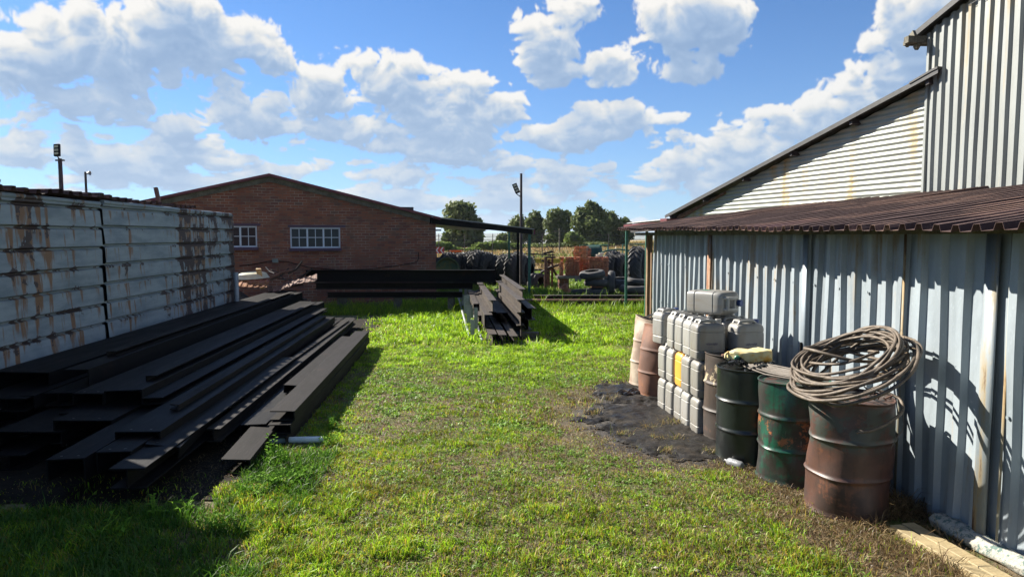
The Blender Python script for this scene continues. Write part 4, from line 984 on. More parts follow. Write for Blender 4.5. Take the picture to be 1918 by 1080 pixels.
drum('crushed orange rust drum next to the far end of the jerrycans', Vector((1.955, 9.10, 0)), M_drum_rust, .3, .5, .006, 11, open_top=True, h=.93, r=.28, lean=(0, .02))
drum('crushed pale pinkish drum furthest from the camera by the corner of the shed', Vector((1.95, 9.74, 0)), M_drum_pale, .5, .5, .006, 13, open_top=True, h=.95, r=.28, lean=(0, .06))
m = MB()
for k in range(5):
    a = k * .55 - .3; m.box((math.cos(a) * .06, .1 * k - .2, .0 + .01 * k), (.34, .03, .012), Matrix.Rotation(a * .4, 3, 'Z'))
o = m.build('charred_strips', M_tar); o.location = (1.97, 9.35, .955); o.rotation_euler = (.05, .02, .3); tag(o, 'charred black strips lying across the two crushed drums', 'metal strips')
# tarry rags and strips on the black and green drums
m = MB(); rg = random.Random(4)
for k in range(16):
    a = Vector((rg.uniform(-.2, .24), rg.uniform(-.22, .15), .008 + .004 * k)); b = a + Vector((rg.uniform(-.15, .15), rg.uniform(-.12, .12), .004)); m.tube([a, a.lerp(b, .5) + Vector((0, 0, .02)), b], rg.uniform(.008, .022), 5)
o = m.build('tarry_rags', M_tar, None, smooth=True); o.location = DB + Vector((0, 0, .862)); tag(o, 'tarry black rags and lumps on the lid of the black drum', 'rags')
m = MB()
for k in range(7):
    y0 = -.12 + k * .045; m.tube([Vector((-.50, y0 + .10, .035)), Vector((-.2, y0 + .03 * math.sin(k), .018 + .006 * k)), Vector((.05, y0 * .7, .012 + .007 * k)), Vector((.27, y0 * .5 - .08, .01))], .008 + .003 * (k % 3), 5)
o = m.build('rope_strands', simple('pale_dirty_strands', (.10, .08, .06), .7), None, smooth=True); o.location = DG + Vector((0.02, .08, .86)); o.rotation_euler = (0, 0, -.95); tag(o, 'greyish rope strands spread over the green drum lid towards the black drum', 'rope strands')
# crumpled yellow can
t = thing('crumpled_can', 'crumpled faded yellow plastic can lying on the black drum', 'plastic can', DB + Vector((.05, .16, .885)), -.15)
rg = random.Random(8); m = MB(); NS = 20; rings = []
for j in range(9):
    u_ = j / 8; x = -.20 + .40 * u_; s = (.35, .75, .95, 1, .98, 1.0, .97, .95, .80)[j]
    for k in range(NS):
        a = 2 * math.pi * k / NS; ca, sa = math.cos(a), math.sin(a); e = .45
        yy = .105 * s * math.copysign(abs(ca) ** e, ca); zz = .062 * s * math.copysign(abs(sa) ** e, sa)
        cr = .016 * math.sin(5 * u_ * 3 + 3 * a) + .012 * math.sin(11 * u_ + 5 * a + 1) + rg.uniform(-.004, .004)
        rings.append((x, yy * (1 + cr * 4), .065 + zz * (1 + cr * 5) + (.012 if j > 5 else 0)))
m.add(rings, [(j * NS + k, j * NS + (k + 1) % NS, (j + 1) * NS + (k + 1) % NS, (j + 1) * NS + k) for j in range(8) for k in range(NS)] + [tuple(range(NS - 1, -1, -1)), tuple(8 * NS + k for k in range(NS))])
m.build('body', M_oldcan, t, smooth=True)
m = MB(); m.lathe([(.0, 0), (.026, 0), (.028, .022), (.024, .028), (0, .028)], 14, (-.13, -.105, .05), rot=Matrix.Rotation(R(75), 3, 'X')); 
m2 = MB(); m2.lathe([(0, 0), (.026, 0), (.028, .024), (.022, .03), (0, .03)], 14); c_ = m2.build('cap', M_green_cap, t, smooth=True); c_.location = (-.12, -.095, .055); c_.rotation_euler = (R(85), 0, -.3)
m = MB(); m.tube([(-.19, -.02, .10), (-.22, -.03, .08), (-.225, -.04, .05), (-.19, -.05, .03)], .013, 8); m.build('handle', M_oldcan, t, smooth=True)

# ------------------------------------------------------------------ jerrycans
def jerry(label, mat=None, cap=None):
    t = thing('jerrycan', label, 'jerrycan', (0, 0, 0), 0, 'grey jerrycans stacked against the lean-to'); mat = mat or M_plastic
    W, T, H = .325, .235, .385
    def ring(sx, sy, z, n=40, e=.30):
        out = []
        for k in range(n):
            a = 2 * math.pi * (k + .5) / n; ca, sa = math.cos(a), math.sin(a)
            out.append((sx / 2 * math.copysign(abs(ca) ** e, ca), sy / 2 * math.copysign(abs(sa) ** e, sa), z))
        return out
    lv = [(.90, .86, 0), (.97, .95, .008), (1, 1, .03), (1, 1, .085), (.972, .962, .090), (.972, .962, .098), (1, 1, .103), (1.006, 1.02, .19), (1, 1, .285), (.972, .962, .290), (.972, .962, .298), (1, 1, .303), (.99, .985, .33), (.95, .93, .355), (.86, .80, .375), (.72, .60, .383)]
    m = MB(); vs = []; n = 40
    for sx, sy, z in lv: vs += ring(W * sx, T * sy, z, n)
    fs = [(j * n + k, j * n + (k + 1) % n, (j + 1) * n + (k + 1) % n, (j + 1) * n + k) for j in range(len(lv) - 1) for k in range(n)] + [tuple(range(n - 1, -1, -1)), tuple((len(lv) - 1) * n + k for k in range(n))]
    m.add(vs, fs); m.build('body', mat, t, smooth=True)
    m = MB(); hz = .405
    for yy in (-.055, .055):
        m.tube([(-.115, yy, .375), (-.10, yy, hz), (-.04, yy, hz + .008), (.05, yy, hz + .004), (.085, yy, .378)], .017, 8)
    m.tube([(-.095, -.05, hz + .002), (-.095, .05, hz + .002)], .017, 8); m.tube([(.01, -.05, hz + .004), (.01, .05, hz + .004)], .015, 8)
    m.build('handle', mat, t, smooth=True)
    m = MB(); m.lathe([(.03, .36), (.03, .39), (.034, .39), (.034, .415), (.03, .42), (0, .42)], 18, (.115, 0, 0)); m.build('cap', cap or M_plastic, t, smooth=True)
    return t
row_o = G(1306, 815); e0 = Vector((row_o.x, row_o.y, 0)); e1 = G(1232, 762); rd = Vector((e1.x - e0.x, e1.y - e0.y, 0)); rl = rd.length; rd.normalize(); rn = Vector((rd.y, -rd.x, 0))
ang = math.atan2(rn.y, rn.x)
step = .252
names = ['nearest', 'second nearest', 'middle', 'fourth', 'farthest']
proto = None; rj = random.Random(12)
def put(label, pos, dz=0.0, rot=0.0, mat=None, cap=None, rot3=None):
    global proto
    if mat is None and cap is None:
        if proto is None: proto = jerry(label); t = proto
        else: t = dup(proto, (0, 0, 0), 0, label)
    else: t = jerry(label, mat, cap)
    t.location = pos; t['label'] = label
    t.rotation_euler = rot3 or (rj.uniform(-.015, .015), rj.uniform(-.015, .015), ang + rot); return t
for lay in range(2):
    for i in range(5):
        pos = e0 + rd * (step * (i + .45)) + rn * (.16 + .012 * rj.uniform(-1, 1)) + Vector((0, 0, .398 * lay))
        if lay == 1 and i == 2:
            put('only yellow jerrycan, in the middle row of the grey jerrycan stack', pos, mat=M_yplastic, cap=M_yplastic); continue
        put(('grey jerrycan in the bottom row, %s of the five' if lay == 0 else 'grey jerrycan in the middle row, %s of its five') % names[i], pos, rot=rj.uniform(-.04, .04))
hid = 'grey jerrycan hidden in the inner column of the stack next to the wall'
for lay in range(2):
    for i in (0, 1, 2, 3): put('grey jerrycan of the inner column, %s, %s from the near end' % (['on the ground', 'second layer'][lay], ['first', 'second', 'third', 'fourth'][i]), e0 + rd * (step * (i + .5)) + rn * .51 + Vector((0, 0, .398 * lay)))
for i in range(4):
    pos = e0 + rd * (step * (i + .55)) + rn * (.17 - .02 * (i == 0)) + Vector((0, 0, .797))
    put('grey jerrycan in the top row, %s of the front four' % ['nearest', 'second', 'third', 'fourth'][i], pos, rot=rj.uniform(-.03, .03))
put('stained grey jerrycan tilted at the far end of the top row above the rusty drum', e0 + rd * (step * 5.05) + rn * .13 + Vector((0, 0, .797)), rot=.25, cap=M_blue_cap)
put('grey jerrycan in the top layer on the wall side, cap to the right, near end', e0 + rd * (step * .25) + rn * .545 + Vector((0, 0, .797)), rot=.06, cap=M_blue_cap)
put('inner grey jerrycan lying under the lying can, seen only by its top', e0 + rd * (step * 1.4) + rn * .53 + Vector((0, 0, .797)))
put('inner grey jerrycan with its handle showing behind the top row', e0 + rd * (step * 2.5) + rn * .53 + Vector((0, 0, .797)))
ly = e0 + rd * (step * 2.25) + rn * .35 + Vector((0, 0, 1.36))
tcan = jerry('grey jerrycan lying on its side with a blue cap on top of the stack', None, M_blue_cap)
axis = Vector((.60, -.80, .01)).normalized(); xx = Vector((0.05, .05, -1)); xx = (Vector((axis.y, -axis.x, 0)).normalized() * 1.0); zz = axis; yy = zz.cross(xx)
tcan.rotation_mode = 'QUATERNION'; tcan.rotation_quaternion = Matrix((xx * -1, yy * -1, zz)).transposed().to_quaternion(); tcan.location = ly - axis * .19 + Vector((0, 0, .0)); tcan.scale = (1.08, 1.12, 1.25)
m = MB(); m.box((0, 0, 0), (.09, .06, .0012)); lb = m.build('sticker', M_green_cap, tcan); lb.location = (0, .1195, .12); lb.rotation_euler = (R(90), 0, 0)
# two handwritten marks on the near cans
def scribble(parent_pos, right, up, w, mat):
    m = MB(); pts = []
    for i in range(40):
        t_ = i / 39; pts.append(parent_pos + right * (w * (t_ - .5)) + up * (.010 * math.sin(t_ * 42) * (.4 + abs(math.sin(t_ * 6)))))
    m.tube(pts, .0016, 4); m.tube([parent_pos + right * (-w * .3) - up * .035, parent_pos + right * (w * .1) - up * .03], .0014, 4); return m
M_ink = simple('dark_blue_ink', (.03, .03, .12), .6, bmp=0)
fc = None
for o_ in list(COL.objects):
    if o_.get('label') in ('grey jerrycan in the top row, nearest of the front four', 'grey jerrycan in the top layer on the wall side, cap to the right, near end'):
        m = scribble(Vector((-.0, -.1215, .17)), Vector((1, 0, 0)), Vector((0, 0, 1)), .13, M_ink); s_ = m.build('handwriting', M_ink, o_)

# ------------------------------------------------------------------ wire rope coil on the front drum
cc = Vector((2.56, 5.24, 1.135)); a1 = Vector((-.10, 1, -.05)).normalized(); a2 = Vector((.86, .10, .50)); a2 = (a2 - a1 * a2.dot(a1)).normalized(); a3 = a1.cross(a2)
rg = random.Random(21); m = MB(); path = []
nl = 19
for i in range(nl):
    rr = .335 + .115 * (i / nl) + rg.uniform(-.05, .03); off = Vector((rg.uniform(-.05, .05), rg.uniform(-.05, .05), 0)); ti = rg.uniform(-.16, .16); tj = rg.uniform(-.18, .18); lift = (i / nl - .5) * .12
    if i in (4, 9): rr *= .62; ti = .25; off = Vector((.12, .05, 0))
    if i == 14: rr *= .8; tj = .45
    path = []
    a0_ = rg.uniform(0, 6.28)
    for k in range(81):
        a = a0_ + 2 * math.pi * k / 80 * 1.03
        q = cc + a1 * (math.cos(a) * rr * 1.20 + off.x) + a2 * (math.sin(a) * rr * .98 + off.y) + a3 * (lift + ti * math.sin(a) * .5 + tj * math.cos(a + 1) * .35 + .01 * math.sin(3 * a + i))
        lim = LW - KW * q.y - .075
        if q.x > lim: q.x = lim - .15 * (q.x - lim)
        if q.z < .905: q.z = .905 + .1 * (.905 - q.z)
        path.append(q)
    m.tube(path, .0125 if i % 3 else .011, 9, twist=.85, lob=.16, nl=3)
coil = m.build('wire_rope_coil', M_rope, None, smooth=2); tag(coil, 'big tangled coil of old steel wire rope leaning on the front drum and the wall', 'wire rope')
m = MB()
for i in range(60):
    a = rg.uniform(-.2, 1.5); q = cc + a1 * math.cos(a) * .44 * -1 + a2 * math.sin(a) * .42; b = q + Vector((rg.uniform(-.02, .06), rg.uniform(-.09, .02), rg.uniform(-.10, .05))); b.x = min(b.x, LW - KW * b.y - .06); q.x = min(q.x, LW - KW * q.y - .06)
    m.tube([q, q.lerp(b, .5) + Vector((0, 0, .012)), b], .0016, 3)
m.build('frayed_strands', M_fray, coil)
e = DF + Vector((0, 0, .88))
m = MB(); pts = [e + Vector((.20, .02, .05)), e + Vector((.31, -.10, .01)), e + Vector((.26, -.24, -.05)), e + Vector((.12, -.345, -.10)), e + Vector((-.03, -.40, -.145)), e + Vector((-.14, -.39, -.165))]
def cr(pts, n=8):
    out = []
    P_ = [pts[0]] + pts + [pts[-1]]
    for i in range(1, len(P_) - 2):
        for k in range(n):
            t_ = k / n; out.append(.5 * ((2 * P_[i]) + (-P_[i - 1] + P_[i + 1]) * t_ + (2 * P_[i - 1] - 5 * P_[i] + 4 * P_[i + 1] - P_[i + 2]) * t_ ** 2 + (-P_[i - 1] + 3 * P_[i] - 3 * P_[i + 1] + P_[i + 2]) * t_ ** 3))
    return out + [pts[-1]]
m.tube(cr(pts), .0115, 9, twist=.85, lob=.16); m.tube(cr([pts[2], pts[2] + Vector((-.03, -.08, -.10)), pts[2] + Vector((-.12, -.15, -.16)), pts[2] + Vector((-.17, -.17, -.24))]), .003, 5); m.build('loose_end', M_rope, coil, smooth=2)
for k in range(14):
    a = DF + Vector((rg.uniform(.0, .24), rg.uniform(-.16, .16), .885)); m = MB(); m.tube([a, a + Vector((rg.uniform(-.06, .06), rg.uniform(-.06, .06), rg.uniform(0, .03)))], .006, 5); m.build('wire_clip', M_rustbar, coil)
# thin black rod against the wall
q = Vector((LW - KW * 7.0 - .10, 7.0, 0)); m = MB(); m.tube([(0, 0, 0), (.03, .02, 1.02)], .012, 6); o = m.build('steel_rod', M_black, None, smooth=True); o.location = q; tag(o, 'thin black rod leaning on the wall behind the drums', 'rod')

# ------------------------------------------------------------------ timber at the lower right
def pole_from(p0, p1, w, h, mat, name, label, cat, kind='box', ext=1.0):
    d = (p1 - p0); ln = d.length * ext; ang_ = math.atan2(d.y, d.x); m = MB()
    if kind == 'box': m.prism([(-w / 2, 0), (w / 2, 0), (w / 2, h), (-w / 2, h)], 0, ln)
    elif kind == 'half':
        pr = [(w / 2 * math.cos(t), h * max(0, math.sin(t)) ** .8) for t in np.linspace(0, math.pi, 10)]; m.prism(pr, 0, ln)
    o = m.build(name, mat, None, bevel=.004); o.location = p0; o.rotation_euler = (0, 0, ang_ - math.pi / 2); return tag(o, label, cat)
a0 = G(1676, 994); a1_ = G(1832, 1085)
pole_from(a0, a1_, .085, .05, M_timber, 'timber_batten', 'outer yellowish timber batten on the ground beside the grass edge', 'timber', 'box', 1.6)
nn_ = Vector((.98, .2, 0))
pole_from(a0 + nn_ * .118 + Vector((0, .02, 0)), a1_ + nn_ * .116, .10, .045, M_timber, 'timber_batten', 'inner yellowish timber batten lying against the white crusted log', 'timber', 'box', 1.6)
b0 = G(1752, 985); b1 = G(1918, 1075); d = b1 - b0; ln = d.length * 1.6; m = MB(); NR, NC = 60, 22; rg = random.Random(6)
for j in range(NR + 1):
    for k in range(NC):
        a = 2 * math.pi * k / NC; y = ln * j / NR; rr = .060 * (1 + .10 * math.sin(3 * a + y * 6) + .07 * math.sin(7 * a - y * 15) + rg.uniform(-.05, .05)) * (.85 + .2 * math.sin(y * 3 + 1)); rr *= min(1, .75 + j * .2)
        m.v.append((rr * math.cos(a) * 1.15, y, .055 + rr * math.sin(a)))
m.f = [(j * NC + k, j * NC + (k + 1) % NC, (j + 1) * NC + (k + 1) % NC, (j + 1) * NC + k) for j in range(NR) for k in range(NC)] + [tuple(range(NC - 1, -1, -1))]
o = m.build('crusted_log', M_log, None, smooth=2); o.location = b0; o.rotation_euler = (0, 0, math.atan2(d.y, d.x) - math.pi / 2); tag(o, 'white crusted rough log lying at the foot of the metal wall', 'log')

# pipe, bottle, rag on the ground
a = G(560, 832); b = G(606, 829); m = MB(); m.tube([a + Vector((-.3, .03, .035)), b + Vector((0, 0, .035))], .034, 14); tag(m.build('plastic_pipe', M_pvc, None, smooth=True), 'short white plastic pipe poking out from under the outer stacked channels', 'pipe')
q = G(1372, 872); m = MB(); m.lathe([(.012, -.10), (.013, -.075), (.035, -.05), (.038, .0), (.036, .05), (.038, .08), (.03, .10), (0, .10)], 16, rot=Matrix.Rotation(R(90), 3, 'Y') @ Matrix.Rotation(.5, 3, 'X')); o = m.build('plastic_bottle', simple('dirty_clear_plastic', (.22, .23, .24), .25), None, smooth=True); o.location = q + Vector((0, -.02, .035)); o.rotation_euler = (0, .0, -.5); tag(o, 'dirty grey plastic bottle lying at the foot of the black drum', 'bottle')
q = G(1180, 738); m = MB(); rg = random.Random(3)
m.grid(lambda u, v: ((u - .5) * .42 + .02 * math.sin(9 * v), (v - .5) * .28, .012 + .035 * abs(math.sin(7 * u + 4 * v)) + .02 * math.sin(11 * v)), 14, 10); o = m.build('black_rag', M_tar, None, solid=.004); o.location = q; o.rotation_euler = (0, 0, .5); tag(o, 'crumpled black rag on the oily ground beside the orange rust drum', 'rag')

# ------------------------------------------------------------------ tyres
def tyre(R_, w, label, rim=.55, mat=None, name='tyre', group=None, tractor=False):
    r0 = R_ * rim; prof = []
    N = 14
    for i in range(N + 1):                     # outer carcass, from bead to bead
        a = math.pi * i / N; x = -math.cos(a) * w / 2; e = abs(math.sin(a)) ** .45; prof.append((r0 + (R_ - r0) * (e if 0 < i < N else 0.0), x))
    prof2 = [(r0 + .012, w * .40), (r0 + (R_ - r0) * .6, w * .42), (R_ - .03, w * .25), (R_ - .03, -w * .25), (r0 + (R_ - r0) * .6, -w * .42), (r0 + .012, -w * .40)]
    def fn(v, a, r, z):
        if r > R_ * .97 and not tractor: s = 1 - .012 * (1 if (int(z / w * 9 + 50) % 2) else 0); return Vector((v.x * s, v.y * s, v.z))
        return v
    m = MB(); m.lathe(prof + prof2, 48, fn=fn, close=True)
    if tractor:
        nlug = 20
        for side in (-1, 1):
            for k in range(nlug):
                a = 2 * math.pi * (k + (.5 if side > 0 else 0)) / nlug; vs = []
                for t_, z_ in ((0, .03), (.55, .27), (1, .50)):
                    aa = a + t_ * .30; hw = .055
                    rr_ = R_ * (1.045 if t_ < .9 else .93); ri = R_ * (.93 if t_ < .9 else .80)
                    for da in (-hw, hw):
                        for rad in (ri, rr_): vs.append((rad * math.cos(aa + da * (1.1 - .3 * t_)), rad * math.sin(aa + da * (1.1 - .3 * t_)), side * z_ * w))
                fs = []
                for s in range(2):
                    b = s * 4; fs += [(b, b + 1, b + 5, b + 4), (b + 2, b + 6, b + 7, b + 3), (b + 1, b + 3, b + 7, b + 5)]
                fs += [(0, 2, 3, 1), (8, 9, 11, 10)]; m.add(vs, fs)
    me = m.build(name, mat or (M_tread if tractor else M_rubber), None, smooth=True)
    return tag(me, label, 'tyre', group)
GTY = 'old truck tyres beside the loose bricks'
base = G(1112, 546); yT = 24.2; pT = P(1112, 546, yT)
zz_ = 0.0
T0 = tyre(.46, .25, 'topmost tyre of the leaning stack of three by the orange bricks', group=GTY)
T0.location = (pT.x - .06, yT, .77); T0.rotation_euler = (.10, -.10, 0)
def cp1(o, loc, rot, label, sc=1.0, group=None):
    c = o.copy(); COL.objects.link(c); c.location = loc; c.rotation_euler = rot; c.scale = (sc,) * 3; c['label'] = label
    if group: c['group'] = group
    return c
cp1(T0, (pT.x + .12, yT + .05, .47), (-.03, .06, 1), 'middle tyre of the stack of three by the orange bricks')
cp1(T0, (pT.x + .10, yT, .15), (0, 0, .5), 'bottom tyre of the stack of three by the orange bricks')
q = P(1146, 540, 24.3); cp1(T0, (q.x, 24.4, .44), (R(90), R(0), R(78)), 'tyre standing upright against the right of the tyre stack')
q = P(1186, 545, 24.0); cp1(T0, (q.x, 24.0, .27), (.05, .02, .4), 'wide tyre lying flat in front of the shed corner', 1.05)
q = P(1190, 545, 24.2); cp1(T0, (q.x + .05, 24.4, .52), (.12, .05, .9), 'tyre lying on top of the flat tyre near the shed corner', .82)
q = P(1095, 545, 24.3); cp1(T0, (q.x - .1, 24.5, .12), (0, 0, .7), 'half hidden tyre lying in the weeds left of the tyre stack', .8)
TG = 'large tractor tyres standing in rows behind the yard'
TR = tyre(.80, .48, 'tractor tyre standing leftmost beside the brick wall corner', .5, name='tractor_tyre', group=TG, tractor=True)
spots = [(824, 28.5, .78, 70, 'tractor tyre standing leftmost beside the brick wall corner'), (842, 29.0, .95, 62, 'tractor tyre left below the orange hopper'), (861, 29.2, .93, 72, 'tractor tyre right below the orange hopper'), (879, 29.4, .95, 70, 'tractor tyre in front of the white vehicle'), (896, 29.2, 1.0, 66, 'tall tractor tyre with a bluish wrap in the left row'), (912, 29.3, .95, 60, 'tractor tyre at the dip of the left row'),
         (931, 29.6, .85, 64, 'grey dusty tractor tyre left of the first green post'), (946, 28.9, .9, 70, 'tractor tyre just behind the first green post'), (962, 28.6, .93, 70, 'biggest dark tractor tyre between the canopy posts'), (977, 28.9, .90, 76, 'big tractor tyre between the black post and the outer green post'), (989, 29.4, .85, 76, 'tractor tyre at the right end of the left row'),
         (852, 30.6, .85, 70, 'tractor tyre in the second row behind the hopper gap'), (885, 30.8, .95, 75, 'second row tractor tyre behind the bluish wrapped one'), (925, 30.5, .85, 75, 'second row tractor tyre at the low gap'), (971, 30.4, .95, 74, 'second row tractor tyre showing above the biggest ones')]
for i, (px, y, s, rz, lab) in enumerate(spots):
    q = P(px, 500, y); rt = (R(90), R(rj.uniform(-5, 5)), R(rz))
    if i == 0: TR.location = (q.x, y, .80 * s); TR.rotation_euler = rt; TR.scale = (s * .94,) * 3
    else: cp1(TR, (q.x, y, .80 * s * .94 - .01), rt, lab, s * .94, TG)
TG2 = 'tractor tyres near the green cattle gate'
for px, y, s, rz, lab in ((1142, 29, .85, 75, 'pale rimmed tractor tyre edge right of the orange bricks'), (1150, 30, .92, 45, 'tractor tyre left of the slim green canopy post'), (1163, 29.5, .85, 60, 'tractor tyre behind the slim green canopy post'), (1180, 30, .8, 52, 'low tractor tyre between the two canopy posts'), (1193, 28.0, 1.05, 70, 'tallest tractor tyre beside the shed corner'), (1207, 28.5, 1.0, 66, 'tractor tyre tucked behind the corner green post')):
    q = P(px, 500, y); cp1(TR, (q.x, y, .80 * s - .01), (R(90), R(rj.uniform(-4, 4)), R(rz)), lab, s, TG2)
q = P(1166, 530, 26.5); cp1(TR, (q.x, 26.5, .27), (.06, .0, .3), 'tractor tyre lying flat behind the small tyres', .9, TG2)
for px, s, lab in ((1005, .55, 'small tyre lying left of the rusty machine'), (1013, .5, 'small tyre beside the rusty machine post')):
    q = P(px, 520, 27.5); cp1(T0, (q.x, 27.5, .2), (R(70), 0, R(40)), lab, 1.0)

# ------------------------------------------------------------------ loose bricks on a slab
def brick_stack(x0, x1, y0, y1, z0, z1, seed, name, label, ragged=0.0):
    r = random.Random(seed); m = MB(); bl, bw, bh = .22, .105, .073
    nz_ = int((z1 - z0) / (bh + .006)); 
    for j in range(nz_):
        z = z0 + (j + .5) * (bh + .006)
        nx_ = max(1, int((x1 - x0) / (bw + .004))); ny_ = max(1, int((y1 - y0) / (bl + .004)))
        for a in range(nx_):
            for b in range(ny_):
                if 0 < a < nx_ - 1 and 0 < b < ny_ - 1 and j < nz_ - 1: continue
                if j >= nz_ - 2 and r.random() < ragged: continue
                m.box((x0 + (a + .5) * (bw + .004) + r.uniform(-.018, .018), y0 + (b + .5) * (bl + .004) + r.uniform(-.03, .03), z), (bw - .012, bl, bh - .012), Matrix.Rotation(r.uniform(-.1, .1), 3, 'Z'))
    return m
bp = thing('slab_table', 'rough concrete slab on dark brick piers carrying the loose orange bricks', 'slab', (0, 0, 0))
yb = 26.0; xa = P(1045, 520, yb).x; xb = P(1140, 520, yb).x; zs = P(1090, 517, yb).z
m = MB(); m.box(((xa + xb) / 2, yb + .65, zs - .045), (xb - xa + .05, 1.4, .09)); m.box(((xa + xb) / 2 - .2, yb - .06, zs - .13), (.25, .05, .12)); m.build('slab', M_concrete, bp, bevel=.012)
for x in (xa + .25, xb - .35): m = MB(); m.box((x, yb + .7, (zs - .09) / 2), (.36, 1.0, zs - .092)); m.build('pier', M_brick, bp)
rzb = R(-14)
def place_stack(px0, px1, py0, py1, y, dep, seed, label, rag=0.15):
    x0, x1 = P(px0, 500, y).x, P(px1, 500, y).x; z1 = P(px0, py0, y).z
    m = brick_stack(0, x1 - x0, 0, dep, 0, z1 - zs, seed, 'brick_stack', label, rag); o = m.build('brick_stack', M_loosebrick, None); o.location = (x0, y, zs + .002); o.rotation_euler = (0, 0, rzb); tag(o, label, 'brick stack', 'stacks of loose orange bricks on the slab')
place_stack(1047, 1056, 480, 515, 26.15, .45, 1, 'narrow stack of orange bricks at the left end of the slab')
place_stack(1058, 1090, 480, 515, 26.2, .45, 2, 'low wide stack of orange bricks in the middle left of the slab', .1)
place_stack(1073, 1106, 460, 515, 26.75, .45, 3, 'tallest stack of orange bricks rising in the middle of the slab', .3)
place_stack(1100, 1138, 481, 515, 26.1, .45, 4, 'shaded brick stack at the right end of the slab behind the tyres', .1)
q = P(1122, 479, 26.4); m = MB(); m.box((0, 0, .05), (.26, .16, .09), Matrix.Rotation(.3, 3, 'Z')); m.box((.1, 0, .13), (.2, .1, .06)); o = m.build('cream_block', M_cream, None, bevel=.01); o.location = (q.x, 26.45, P(1122, 481, 26.4).z); tag(o, 'cream coloured block lying on the right brick stack', 'block')
q = P(1062, 546, 24.6); m = MB(); m.lathe([(.0, .0), (.16, .0), (.17, .02), (.10, .05), (.12, .22), (.15, .25), (.10, .24), (.08, .06), (0, .06)], 20); o = m.build('clay_pot', M_terra, None, smooth=True); o.location = (q.x, 24.6, 0.12); o.rotation_euler = (R(20), R(-30), 0); tag(o, 'terracotta coloured pot tipped over in front of the slab', 'pot')
# rusty machine frame with posts
mc = thing('rusty_machine', 'rusty farm implement frame with upright posts left of the orange bricks', 'farm implement', (0, 0, 0))
for i, (px, top) in enumerate(((1022, 482), (1028, 486), (1034, 484), (1026, 500))):
    q = P(px, 520, 26.5 + .3 * i); zt = P(px, top, 26.5).z; m = MB(); m.box((q.x, q.y, zt / 2), (.08 + .03 * (i == 0), .08, zt)); m.build('post', M_rustbar, mc)
q = P(1028, 490, 26.6); m = MB()
for k in range(5): m.box((q.x + rj.uniform(-.2, .2), 26.7 + rj.uniform(-.2, .2), .75 + .18 * k), (.40, .12, .07), Matrix.Rotation(rj.uniform(-.4, .4), 3, 'Y'))
m.tube([(q.x - .3, 26.6, .7), (q.x + .1, 26.5, .95), (q.x + .3, 26.7, .6)], .05, 8); m.build('frame', M_brownsteel, mc)
# spiky implement behind
q = P(1000, 485, 33); sp_ = thing('tined_implement', 'thin tangled metal tines of an implement right of the canopy post', 'farm implement', (q.x, 33, 0)); m = MB(); rg = random.Random(2)
for k in range(34):
    a = Vector((rg.uniform(-.9, .9), rg.uniform(-.5, .5), rg.uniform(.4, 1.5))); b = a + Vector((rg.uniform(-.35, .35), rg.uniform(-.3, .3), rg.uniform(-.7, .7))); b.z = max(0, b.z); m = MB(); m.tube([a, b], .016, 4); m.build('tine', M_darkpole, sp_)
m = MB(); m.tube([(-1, 0, .5), (1, 0, .5)], .04, 5); m.tube([(-1, 0, 1.3), (1, 0, 1.2)], .03, 5)
for x in (-.9, 0, .9): m.tube([(x, 0, 0), (x, 0, 1.3)], .03, 5)
m.build('frame', M_brownsteel, sp_)
q = P(1030, 487, 34); m = MB(); m.box((0, 0, 0), (3.2, .12, .22)); m.box((-1.4, 0, -.6), (.1, .1, 1.2)); m.box((1.4, 0, -.6), (.1, .1, 1.2)); o = m.build('yellow_boom', M_yellowsteel, None, bevel=.01); o.location = (q.x, 34, P(1030, 492, 34).z + .1); tag(o, 'faded yellow steel boom lying level behind the rusty machine', 'steel boom')
# ------------------------------------------------------------------ green cattle gates
def gate(px0, px1, ytop, y, label, arch=False, rails=4, zb=.25):
    a, b = P(px0, 480, y), P(px1, 480, y); zt = P(px0, ytop, y).z; W = b.x - a.x
    t = thing('cattle_gate', label, 'gate', (a.x, y, 0), 0, 'green tubular cattle gates')
    m = MB()
    if arch: m.tube(cr([Vector((0, 0, 0)), Vector((0, 0, zt - .25)), Vector((W * .06, 0, zt - .08)), Vector((W * .3, 0, zt)), Vector((W * .6, 0, zt + .02)), Vector((W * .9, 0, zt - .08)), Vector((W, 0, zt - .3)), Vector((W, 0, 0))], 5), .035, 7)
    else: m.tube([(0, 0, 0), (0, 0, zt), (W, 0, zt), (W, 0, 0)], .03, 7)
    m.build('frame', M_green, t, smooth=True)
    for i in range(rails): m = MB(); z = zb + (zt - .3 - zb) * i / max(1, rails - 1); m.tube([(0, 0, z), (W, 0, z)], .020, 6); m.build('rail', M_green, t)
gate(1086, 1138, 459, 33, 'wide green tubular cattle gate rising behind the tallest brick stack', rails=4)
gate(1127, 1187, 468, 30.5, 'arched dark green hoop gate between the bricks and the slim post', True, 2)
gate(1166, 1214, 457, 36, 'far green cattle gate seen between the canopy posts', rails=5)
q = P(1112, 470, 31); m = MB(); m.lathe([(0, -.3), (.36, -.3), (.38, -.1), (.38, .25), (.30, .35), (0, .38)], 20, rot=Matrix.Rotation(R(90), 3, 'Y')); o = m.build('green_tank', M_green, None, smooth=True); o.data.materials[0] = simple('dark_green_tank', (.012, .05, .035), .6); o.location = (q.x, 31, P(1112, 475, 31).z); tag(o, 'small dark green tank behind the right brick stack', 'tank')
q = P(1182, 484, 37); m = MB(); m.box((0, 0, .55), (1.6, .8, .5)); m.box((0, 0, .84), (1.7, .9, .06)); o = m.build('green_trough', simple('pale_green_paint', (.16, .30, .20), .5), None, bevel=.02); o.location = (q.x, 37, 0); tag(o, 'pale green metal trough behind the cattle gates', 'trough')
